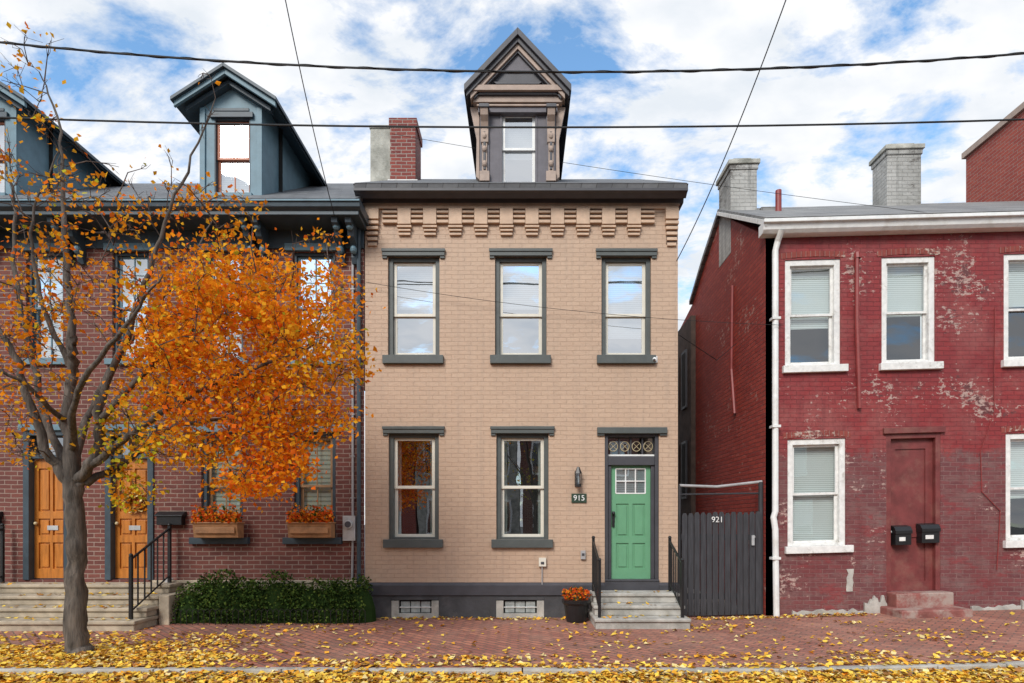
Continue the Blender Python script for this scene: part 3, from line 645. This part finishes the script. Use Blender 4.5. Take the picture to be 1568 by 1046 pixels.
for a_,c_,zt_ in((1368,1392,808),(1408,1435,806)):
    k=MB(); k.box(fx(a_),fx(c_),-.06,.078,fz(zt_+30),fz(zt_+6),'black'); k.prism([(.078,fz(zt_)),(-.03,fz(zt_+2)),(-.08,fz(zt_+8)),(-.08,fz(zt_+13)),(.078,fz(zt_+13))],'x',fx(a_)-.008,fx(c_)+.008,'black'); k.box(fx(a_)+.06,fx(c_)-.1,-.064,-.06,fz(zt_+24),fz(zt_+18),'white2')
    k.build('letter_box',None,.006)
k=MB()
for (p,q,zz) in((1212,1320,.13),(1322,1356,.34),(1485,1560,.14),(1562,1640,.2)):
    n_=14; top=[(fx(p)+(fx(q)-fx(p))*j/n_, zz*rng.uniform(.55,1.1)) for j in range(n_+1)]
    k.prism([(fx(q),-.2),(fx(p),-.2)]+top,'y',-.05,-.003,'conc')
top=[(fx(1297)+rng.uniform(-.02,.02),z) for z in np.linspace(.42,.8,6)]; bot=[(fx(1306)+rng.uniform(-.02,.02),z) for z in np.linspace(.8,.42,6)]
k.prism(top+bot,'y',-.012,-.003,'conc')
k.build('broken_render',R,.01)
k=MB(); k.box(3.97,RX0-.01,4.0,9,-.2,6.5,'darkwood')
for (ya,yb,za,zb_) in((4.3,4.7,2.2,3.6),(4.3,4.7,4.4,5.8),(5.1,5.5,2.2,3.6),(5.1,5.5,4.4,5.8)):
    k.box(3.93,3.968,ya,yb,za,zb_,'greydk'); k.box(3.925,3.929,ya+.06,yb-.06,za+.06,zb_-.06,'room')
k.build('rear_wing',R)
T=group('tall_brick_building'); k=MB(); k.box(10.21,20,-.0,3.68,-.3,9.85,'brickR'); k.box(10.15,20.05,-.06,3.74,9.85,9.98,'tan'); k.build('walls',T)
for x_ in(11.4,13.6,15.8):
    for z_ in(1.2,4.2,7.2):
        k=MB(); k.box(x_,x_+.9,-.02,.02,z_,z_+1.7,'white2'); k.box(x_+.08,x_+.82,-.03,-.021,z_+.08,z_+1.62,'gl_dark'); k.build('window',T)
warp=None
# fence gate
G=group('wooden_gate'); k=MB(); xa,xb=fx(1044),fx(1166); n_=13
for i in range(n_):
    u=xa+(xb-xa)*i/n_; v=xa+(xb-xa)*(i+1)/n_; t=(i+.5)/n_
    top=fz(782)-.02+rng.uniform(-.025,.015); yo=rng.uniform(-.010,.006)
    k.prism([(u+.006,0.03+gz(u)),(v-.006,0.03+gz(u)),(v-.006,top-.05),((u+v)/2+.022,top),((u+v)/2-.022,top),(u+.006,top-.05)],'y',.0+yo,.025+yo,'fence')
k.box(xa,xb,.035,.06,1.3,1.4,'fence'); k.box(xa,xb,.035,.06,.3,.4,'fence'); k.build('pickets',G,.003)
k=MB(); k.tube([(xa-.02,.08,fz(742)),(xa-.02,.08,0)],.025,'fence',8); k.tube([(xb+.02,.08,fz(738)),(xb+.02,.08,0)],.04,'fence',8)
k.tube([(xa-.02,.08,fz(743)),(fx(1100),.08,fz(745)),(xb+.04,.08,fz(737))],.024,'greypipe',8); k.tube([(xa-.02,.08,fz(757)),(xb,.08,fz(755))],.015,'fence',6)
k.cyl((fx(1153),-.02,fz(822)),(fx(1153),-.03,fz(822)),.03,.03,'metal'); k.box(fx(1150),fx(1154),-.04,-.01,fz(835),fz(820),'metal'); k.build('frame',G)
text('921',fx(1098),-.018,fz(796),.135,'white2',G)
k=MB(); k.tube([(RX0-.03,1.3,5.0),(3.6,1.0,4.6),(X1+.02,.3,4.9)],.007,'wire',4); k.build('alley_cable')

# ================================================================ GROUND
M['asphalt']=mat('asphalt',(.055,.055,.058),.9,.3,12,.6)
def pave():
    m,n,l,bs=nt('brick_paving'); tc=n.new('ShaderNodeTexCoord').outputs['Object']
    mp=n.new('ShaderNodeMapping'); mp.inputs['Rotation'].default_value=(0,0,math.radians(45)); l.new(tc,mp.inputs[0])
    b=n.new('ShaderNodeTexBrick'); b.inputs['Scale'].default_value=1; b.inputs['Brick Width'].default_value=.21; b.inputs['Row Height'].default_value=.105; b.inputs['Mortar Size'].default_value=.010
    b.inputs['Color1'].default_value=(.50,.205,.135,1); b.inputs['Color2'].default_value=(.31,.115,.085,1); b.inputs['Mortar'].default_value=(.14,.095,.075,1); l.new(mp.outputs[0],b.inputs['Vector'])
    f=noise(n,l,tc,1.1,7,.72); col=mix(n,l,ramp(n,l,f,.48,.62,(0,0,0,1),(.55,.55,.55,1)),b.outputs['Color'],(.21,.135,.105))
    f4=noise(n,l,tc,.6,5,.6); col=mix(n,l,ramp(n,l,f4,.5,.66,(0,0,0,1),(.4,.4,.4,1)),col,(.52,.28,.21))
    f2=noise(n,l,tc,25,4,.7); col=mix(n,l,.6,col,ramp(n,l,f2,.3,.7,(.65,.65,.65,1),(1,1,1,1)),'MULTIPLY')
    l.new(col,bs.inputs['Base Color']); bs.inputs['Roughness'].default_value=.8
    inv=n.new('ShaderNodeMath'); inv.operation='SUBTRACT'; inv.inputs[0].default_value=1; l.new(b.outputs['Fac'],inv.inputs[1])
    nn=bump(n,l,inv.outputs[0],None,.7,.012); bump(n,l,f2,bs,.4,.01,nn); return m
M['pave']=pave()
xs=[-300,-30,-8,0,3]+list(np.linspace(3.75,12,12))+[40,300]
k=MB()
for i in range(len(xs)-1):
    for (ya,yb) in((-300,-30),(-30,0),(0,30),(30,400)):
        k.quad((xs[i],ya,gz(xs[i])-.12),(xs[i+1],ya,gz(xs[i+1])-.12),(xs[i+1],yb,gz(xs[i+1])-.12),(xs[i],yb,gz(xs[i])-.12),'asphalt')
k.build('ground',None,recalc=False)
k=MB(); xs2=[-40,-8,0,3]+list(np.linspace(3.75,12,12))+[40]
for i in range(len(xs2)-1):
    k.quad((xs2[i],-3.46,gz(xs2[i])),(xs2[i+1],-3.46,gz(xs2[i+1])),(xs2[i+1],.5,gz(xs2[i+1])),(xs2[i],.5,gz(xs2[i])),'pave')
k.quad((X1,.5,gz(X1)),(RX0,.5,gz(RX0)),(RX0,12,0.03),(X1,12,0),'conc')
k.build('sidewalk',None,recalc=False)
k=MB()
for i in range(len(xs2)-1):
    a,b_=xs2[i],xs2[i+1]; z0,z1=gz(a),gz(b_)
    n_=max(1,int((b_-a)/1.8))
    for j in range(n_):
        u=a+(b_-a)*j/n_+.006; v=a+(b_-a)*(j+1)/n_-.006; zu=z0+(z1-z0)*j/n_; zv=z0+(z1-z0)*(j+1)/n_; h=.004+rng.uniform(0,.008)
        k.add([(u,-3.57,-.2),(v,-3.57,-.2),(v,-3.46,-.2),(u,-3.46,-.2),(u,-3.57,zu+h),(v,-3.57,zv+h),(v,-3.46,zv+h),(u,-3.46,zu+h)],[(0,3,2,1),(4,5,6,7),(0,1,5,4),(1,2,6,5),(2,3,7,6),(3,0,4,7)],'conc')
k.build('curb',None,.012)

# ================================================================ TREE
def make_tree(name,limbs,clumps,mats,leafsize,twk='twig'):
    G=group(name); k=MB(); nodes=[]
    for pts,rs in limbs:
        P=[Vector(p) for p in pts]; out=[];ro=[]
        for i in range(len(P)-1):
            p0=P[max(i-1,0)];p1=P[i];p2=P[i+1];p3=P[min(i+2,len(P)-1)]
            for j in range(6):
                t=j/6; q=.5*((2*p1)+(-p0+p2)*t+(2*p0-5*p1+4*p2-p3)*t*t+(-p0+3*p1-3*p2+p3)*t**3)
                if i or j: q=q+Vector(rng.normal(0,.012,3))
                out.append(q); ro.append((rs[i]+(rs[i+1]-rs[i])*t)*rng.uniform(.94,1.07))
        out.append(P[-1]); ro.append(rs[-1]); k.tube(out,ro,'bark',12,.05)
        if pts is not limbs[0][0]: nodes+= [tuple(q) for q in out[3:]]
    k.build('trunk_and_limbs',G,smooth=True)
    root=np.array(limbs[0][0][-1]); N=np.array(nodes); D=np.linalg.norm(N-root,axis=1)
    C=sorted(clumps,key=lambda c:np.linalg.norm(np.array(c[0])-root))
    tw=MB(); LP=[];LM=[]
    for c,wts,nl,r in C:
        c=np.array(c); dist=np.linalg.norm(N-c,axis=1); dc=np.linalg.norm(c-root)
        pen=np.where(D<dc-.05,0,2.0); i=int(np.argmin(dist+pen)); p=N[i]; Lg=dist[i]
        n=max(2,int(Lg/.15)); pts=[p]; 
        for j in range(1,n+1):
            t=j/n; q=p+(c-p)*t+np.array([0,0,.12*Lg*math.sin(math.pi*t)])+(rng.normal(0,.02,3) if j<n else 0); pts.append(q)
        r0=min(.003+.010*Lg,.014); tw.tube(pts,[r0*(1-t)+.0025*t for t in np.linspace(0,1,len(pts))],twk,4)
        new=np.array(pts[1:]); N=np.concatenate([N,new]); D=np.concatenate([D,np.linalg.norm(new-root,axis=1)])
        for _ in range(3):
            e=c+rng.normal(0,r*.75,3); tw.tube([pts[-2],(c+pts[-2])/2+rng.normal(0,.02,3),e],[.004,.003,.002],twk,3)
        m=int(nl*rng.uniform(.5,1.3))
        if m>0:
            LP.append(c+rng.normal(0,1,(m,3))*np.array([r,r,r*.6])); LM.append(rng.choice(4,m,p=wts))
    tw.build('twigs',G,recalc=False); LP=np.concatenate(LP); LM=np.concatenate(LM)
    leaves(LP,leafsize,mats,LM,'foliage',G,upb=.5)
    return G
T0=W(120,1005,7.1)
limbs=[([(T0[0],T0[1],-.05),W(118,975,7.1),W(115,890,7.1),W(117,800,7.1),W(112,732,7.1)],[.165,.120,.104,.096,.102]),
 ([W(112,740,7.1),W(103,650,7.1),W(110,560,7.15),W(104,450,7.2),W(97,330,7.3),W(92,200,7.3),W(60,110,7.3)],[.085,.066,.050,.038,.026,.014,.006]),
 ([W(110,742,7.1),W(72,690,7.0),W(40,600,6.9),W(15,530,6.8),W(-60,420,6.7),W(-120,300,6.7)],[.070,.050,.040,.032,.022,.008]),
 ([W(110,735,7.1),W(68,640,7.3),W(52,560,7.5),W(22,400,7.8),W(20,290,7.9),W(-20,180,8)],[.055,.042,.034,.026,.016,.006]),
 ([W(114,742,7.1),W(148,690,7.05),W(158,600,7.0),W(205,490,6.9),W(240,380,6.8),W(285,260,6.8),W(330,150,6.8)],[.070,.053,.042,.032,.022,.013,.005]),
 ([W(132,720,7.1),W(200,665,6.9),W(300,600,6.8),W(400,560,6.8),W(505,520,6.9)],[.05,.038,.027,.016,.006]),
 ([W(118,745,7.1),W(185,712,7.3),W(260,655,7.5),W(360,640,7.6),W(470,625,7.7)],[.055,.038,.028,.018,.006]),
 ([W(156,640,7.0),W(250,545,7.2),W(350,470,7.3),W(455,425,7.4)],[.04,.03,.02,.006]),
 ([W(112,725,7.15),W(140,620,7.7),W(200,520,8.2),W(280,420,8.6),W(330,330,8.8)],[.055,.040,.027,.016,.006]),
 ([W(110,690,7.1),W(120,600,6.5),W(190,500,6.1),W(250,420,5.9)],[.045,.031,.020,.006]),
 ([W(103,650,7.1),W(40,590,6.6),W(-30,550,6.3)],[.035,.022,.006]),
 ([W(106,560,7.15),W(60,450,7.0),W(50,340,6.9),W(90,230,6.9)],[.035,.024,.014,.005]),
 ([W(110,580,7.15),W(113,540,7.0),W(112,515,6.98)],[.05,.042,.040])]
cl=[]
O=[.54,.16,.28,.02]; Dp=[.48,.32,.19,.01]; Yg=[.12,.02,.46,.40]; Yo=[.40,.06,.49,.05]
def E(cx,cy,rx,ry,n,nl,wt,dm=7.1,ds=.6,r=.13):
    for _ in range(n):
        a=rng.uniform(0,2*math.pi); q=rng.uniform(0,1)**.5
        cl.append((W(cx+rx*q*math.cos(a),cy+ry*q*math.sin(a),float(np.clip(rng.normal(dm,ds),5.7,8.9))),wt,nl,r))
E(420,455,115,65,76,42,O); E(335,505,115,85,80,42,O); E(475,545,74,56,56,42,Yo); E(330,405,80,45,28,28,O)
E(395,700,72,55,52,46,Dp,7.0,.45); E(430,625,95,58,70,44,O,7.1,.5); E(250,465,65,65,30,28,O); E(300,570,100,60,56,38,O)
E(300,680,60,30,20,34,Yo); E(190,660,50,40,22,28,Yg,7,.4,.11); E(195,740,40,38,9,28,Yg,7.2,.3,.10); E(300,640,70,40,22,34,Dp)
E(230,600,70,60,20,24,Yo); E(290,320,110,50,30,12,O,7.2,.5,.10); E(90,390,85,120,52,12,O,7.1,.6,.11); E(45,560,75,90,38,16,O,7.1,.6,.12)
E(50,250,70,80,28,7,Yo,7.2,.5,.09); E(180,420,60,100,24,12,O); E(20,680,50,40,12,14,Yo); E(40,110,55,70,11,6,Yo,7.2,.3,.08); E(60,470,70,90,20,12,O)
E(-120,420,110,220,60,18,O,7.1,.7,.13); E(200,270,70,60,14,4,Yo,7.1,.4,.07); E(320,180,30,70,4,1,Yo,6.9,.2,.06); E(480,380,55,25,6,14,O)
make_tree('autumn_maple_tree',limbs,cl,[LO,LD,LY,LG],.062)

def street_tree(name,x,y):
    lim=[([(x,y,-.1),(x,y,1),(x+.05,y,2.3)],[.2,.15,.12])]; cc=[]
    for i in range(9):
        a=i*2.4; R_=rng.uniform(1.2,2.4); lim.append(([(x,y,2.2+.1*i),(x+R_*.4*math.cos(a),y+R_*.4*math.sin(a),3.3+.2*i),(x+R_*math.cos(a),y+R_*math.sin(a),4.2+.35*i)],[.06,.04,.008]))
    for i in range(110):
        q=blob(1,(x,y,5),(2.6,2.4,2.4))[0]; cc.append((tuple(q),[.05,.0,.15,.8],6,.22))
    make_tree(name,lim,cc,[LO,LD,LY,LG],.1)
street_tree('autumn_street_tree',.6,-17.5)

# houses across the street
for i,(xa,xb,h,mk) in enumerate(((-22,-14,7.2,'brown'),(-13.9,-6,7.8,'brickR'),(-5.9,-.2,8.0,'chimstone'),(0,6.5,8.4,'brown'),(7,14,6.8,'beige_plain'),(14.1,22,7.5,'brickR'))):
    g=group('brick_house'); k=MB(); k.box(xa,xb,-32,-23,-.2,h,mk); k.box(xa-.1,xb+.1,-22.99,-22.7,h-.25,h+.02,'white2'); k.build('walls',g)
    k=MB(); k.prism([(-22.6,h+.03),(-27.5,h+2.9),(-32.3,h+.03)],'x',xa-.1,xb+.1,'slate'); k.build('roof',g)
    k=MB(); n_=3
    for j in range(n_):
        u=xa+(xb-xa)*(j+.5)/n_
        for z_ in(1.0,4.2): k.box(u-.5,u+.5,-22.985,-22.93,z_,z_+1.9,'white2'); k.box(u-.4,u+.4,-22.928,-22.92,z_+.1,z_+1.8,'gl_dark')
    k.build('windows',g)
    k=MB(); m_=(xa+xb)/2
    k.prism([(m_-.9,h+.2),(m_+.9,h+.2),(m_+.9,h+1.5),(m_,h+2.3),(m_-.9,h+1.5)],'y',-26.5,-23.6,'slate2'); k.box(m_-.4,m_+.4,-23.59,-23.55,h+.5,h+1.5,'gl_dark'); k.build('dormer',g)

# ================================================================ FALLEN LEAVES
pts=[]
def sidew(n,x0,x1,y0,y1): return np.stack([rng.uniform(x0,x1,n),rng.uniform(y0,y1,n),np.zeros(n)],1)
# wind-blown drifts: random cluster centres, elongated along the street
def drift(n,x0,x1,y0,y1,per,sx,sy):
    out=[]
    for _ in range(n):
        cx_,cy_=rng.uniform(x0,x1),rng.uniform(y0,y1); m=int(per*rng.uniform(.2,2.2)); q=np.zeros((m,3)); q[:,0]=rng.normal(cx_,sx*rng.uniform(.5,1.6),m); q[:,1]=rng.normal(cy_,sy*rng.uniform(.5,1.5),m); out.append(q)
    return np.concatenate(out)
S=[sidew(420,-5,12,-3.45,-.5), sidew(900,-14,-3.4,-3.45,-1.1)]
S.append(drift(44,-13,-3.8,-3.4,-1.4,55,.42,.13)); S.append(drift(56,-13,-3.4,-3.5,-2.5,95,.40,.12)); S.append(drift(30,-4,11,-2.6,-.6,14,.35,.13))
S.append(drift(44,-4,11,-3.5,-2.9,26,.32,.09)); S.append(drift(40,-14,12,-3.5,-3.35,30,.3,.05))
A=np.concatenate(S); A=A[(A[:,1]>-3.52)&(A[:,1]<-.08)]
A=A[~((A[:,0]<-5.68)&(A[:,1]>-1.3))]; A=A[~((A[:,0]>1.05)&(A[:,0]<2.56)&(A[:,1]>-1.13))]; A=A[~((A[:,0]>-5.4)&(A[:,0]<-2.4)&(A[:,1]>-.7))]; A=A[~((A[:,0]>5.9)&(A[:,0]<7.2)&(A[:,1]>-.64))]
A[:,2]=np.array([gz(v) for v in A[:,0]])+.010+rng.uniform(0,.012,len(A)); pts.append(A)
def fn(x,y): return .5+.25*np.sin(x*1.3+y*2.1)+.25*np.sin(x*3.1-y*4.3+1.3)*np.sin(x*.7+y*1.7)
Bq=sidew(60000,-13,12,-5.0,-3.55); ramp_=np.clip((Bq[:,1]+4.6)/1.0,0,1)
Bq[:,2]=np.array([gz(v) for v in Bq[:,0]])-.105+ramp_*.105*rng.uniform(.3,1.12,len(Bq))*(.62+.5*fn(Bq[:,0],Bq[:,1])); pts.append(Bq)
C_=sidew(200,X0,1.0,-.3,-.06); C_[:,2]=.012; pts.append(C_); C_=sidew(260,2.6,5.8,-.3,-.06); C_[:,2]=np.array([gz(v) for v in C_[:,0]])+.012; pts.append(C_)
C_=sidew(40,1.15,2.4,-1.05,-.2); C_[:,2]=.155*(np.floor((C_[:,1]+1.08)/.3)+1)+.008; C_[:,2]=np.minimum(C_[:,2],.473); pts.append(C_)
C_=sidew(220,-9.5,-5.8,-1.25,-.2); C_[:,2]=np.minimum(.15*(np.floor((C_[:,1]+1.285)/.29)+1),.6)+.008; pts.append(C_)
a=rng.uniform(0,2*math.pi,1100); r_=.2+np.abs(rng.normal(0,.35,1100)); Q=np.stack([T0[0]+r_*np.cos(a),T0[1]+r_*np.sin(a)*.6,.015+.06*np.exp(-(r_-.2)*3)*rng.random(1100)],1); Q=Q[Q[:,1]>-3.5]; pts.append(Q)
leaves(np.concatenate(pts),.072,FL,[.44,.24,.17,.15],'fallen_leaves',flat=True,aspect=.8)

# ================================================================ CABLES
def line(name,p,r,n=40,sag=None,x0=-17,x1=17):
    k=MB()
    if sag is None:
        (xa,_,za),(xb,_,zb_),(xc,yc,zc_)=p; co=np.polyfit([xa,xb,xc],[za,zb_,zc_],2)
        k.tube([(u,yc,np.polyval(co,u)) for u in np.linspace(x0,x1,n)],r,'wire',6)
        if r>.0122: k.tube([(u,yc+.013*math.cos(u*9),np.polyval(co,u)+.013*math.sin(u*9)) for u in np.linspace(x0,x1,700)],.006,'wire',4)
    else:
        a=np.array(p[0]);b_=np.array(p[1]); k.tube([tuple(a+(b_-a)*t-np.array([0,0,sag*4*t*(1-t)])) for t in np.linspace(0,1,n)],r,'wire',5)
    k.build(name,recalc=False)
line('power_line',[W(0,65,7),W(780,110,7),W(1568,82,7)],.0125)
line('power_line',[W(0,180,7.6),W(780,195,7.6),W(1568,183,7.6)],.012)
line('service_cable',[W(425,-60,7),W(512,330,9.4)],.007,20,.12)
line('service_cable',[W(1225,-60,7),W(1036,400,9.95)],.008,20,.2)
line('service_cable',[W(600,205,11),W(1500,335,9.8)],.004,20,.08)
line('service_cable',[W(560,432,9.9),W(1200,498,9.85)],.004,24,.12)

# ================================================================ WORLD, SUN, CAMERA
wd=bpy.data.worlds.new('World'); sc.world=wd; wd.use_nodes=True; n=wd.node_tree.nodes; l=wd.node_tree.links
bg=n['Background']; bg.inputs['Strength'].default_value=.12
sky=n.new('ShaderNodeTexSky'); sky.sky_type='NISHITA'; sky.sun_disc=False; EL=math.radians(38); AZ=math.radians(203)
sky.sun_elevation=EL; sky.sun_rotation=AZ; sky.air_density=1.0; sky.dust_density=.6; sky.ozone_density=2.0
tc=n.new('ShaderNodeTexCoord'); s=n.new('ShaderNodeSeparateXYZ'); l.new(tc.outputs['Generated'],s.inputs[0])
zz=n.new('ShaderNodeMath'); zz.operation='MAXIMUM'; l.new(s.outputs[2],zz.inputs[0]); zz.inputs[1].default_value=0
za=n.new('ShaderNodeMath'); za.operation='ADD'; l.new(zz.outputs[0],za.inputs[0]); za.inputs[1].default_value=.32
cv=[]
for i in(0,1):
    d=n.new('ShaderNodeMath'); d.operation='DIVIDE'; l.new(s.outputs[i],d.inputs[0]); l.new(za.outputs[0],d.inputs[1]); cv.append(d.outputs[0])
cb=n.new('ShaderNodeCombineXYZ'); l.new(cv[0],cb.inputs[0]); l.new(cv[1],cb.inputs[1])
mp=n.new('ShaderNodeMapping'); mp.inputs['Rotation'].default_value=(0,0,math.radians(35)); mp.inputs['Scale'].default_value=(1.0,1.5,1); mp.inputs['Location'].default_value=(5.3,2.2,0); l.new(cb.outputs[0],mp.inputs[0])
f1=n.new('ShaderNodeTexNoise'); f1.inputs['Scale'].default_value=3.6; f1.inputs['Detail'].default_value=9; f1.inputs['Roughness'].default_value=.62; f1.inputs['Distortion'].default_value=.2; l.new(mp.outputs[0],f1.inputs['Vector'])
# more cloud towards the horizon
hz=n.new('ShaderNodeMapRange'); l.new(s.outputs[2],hz.inputs[0]); hz.inputs[1].default_value=.15; hz.inputs[2].default_value=.64; hz.inputs[3].default_value=.095; hz.inputs[4].default_value=.018
ad=n.new('ShaderNodeMath'); ad.operation='ADD'; l.new(f1.outputs['Fac'],ad.inputs[0]); l.new(hz.outputs[0],ad.inputs[1])
r=n.new('ShaderNodeValToRGB'); r.color_ramp.elements[0].position=.425; r.color_ramp.elements[1].position=.545; l.new(ad.outputs[0],r.inputs[0])
f2=n.new('ShaderNodeTexNoise'); f2.inputs['Scale'].default_value=6.5; f2.inputs['Detail'].default_value=6; l.new(mp.outputs[0],f2.inputs['Vector'])
r2=n.new('ShaderNodeValToRGB'); r2.color_ramp.elements[0].position=.36; r2.color_ramp.elements[1].position=.56; r2.color_ramp.elements[0].color=(6.8,7.25,7.8,1); r2.color_ramp.elements[1].color=(8.4,8.5,8.7,1); l.new(f2.outputs['Fac'],r2.inputs[0])
hs=n.new('ShaderNodeMix'); hs.data_type='RGBA'; hs.blend_type='MULTIPLY'; hs.inputs[0].default_value=1; l.new(sky.outputs[0],hs.inputs[6]); hs.inputs[7].default_value=(1.95,2.4,2.45,1)
mx=n.new('ShaderNodeMix'); mx.data_type='RGBA'; l.new(r.outputs[0],mx.inputs[0]); l.new(hs.outputs[2],mx.inputs[6]); l.new(r2.outputs[0],mx.inputs[7]); l.new(mx.outputs[2],bg.inputs['Color'])
su=bpy.data.lights.new('sun','SUN'); su.energy=2.9; su.angle=math.radians(22); su.color=(1,.96,.90); so=bpy.data.objects.new('sun',su); sc.collection.objects.link(so)
dv=Vector((math.sin(AZ)*math.cos(EL),math.cos(AZ)*math.cos(EL),math.sin(EL))); so.rotation_euler=dv.to_track_quat('Z','Y').to_euler()
cam=bpy.data.cameras.new('camera'); co=bpy.data.objects.new('camera',cam); sc.collection.objects.link(co); co.location=(0,-10,1.6); co.rotation_euler=(math.pi/2,0,0)
cam.sensor_width=36; cam.lens=910/1568*36; cam.shift_x=-16/1568; cam.shift_y=277/1568; cam.clip_end=2000; cam.clip_start=.05; sc.camera=co
sc.view_settings.view_transform='Standard'; sc.view_settings.look='None'; sc.view_settings.exposure=0
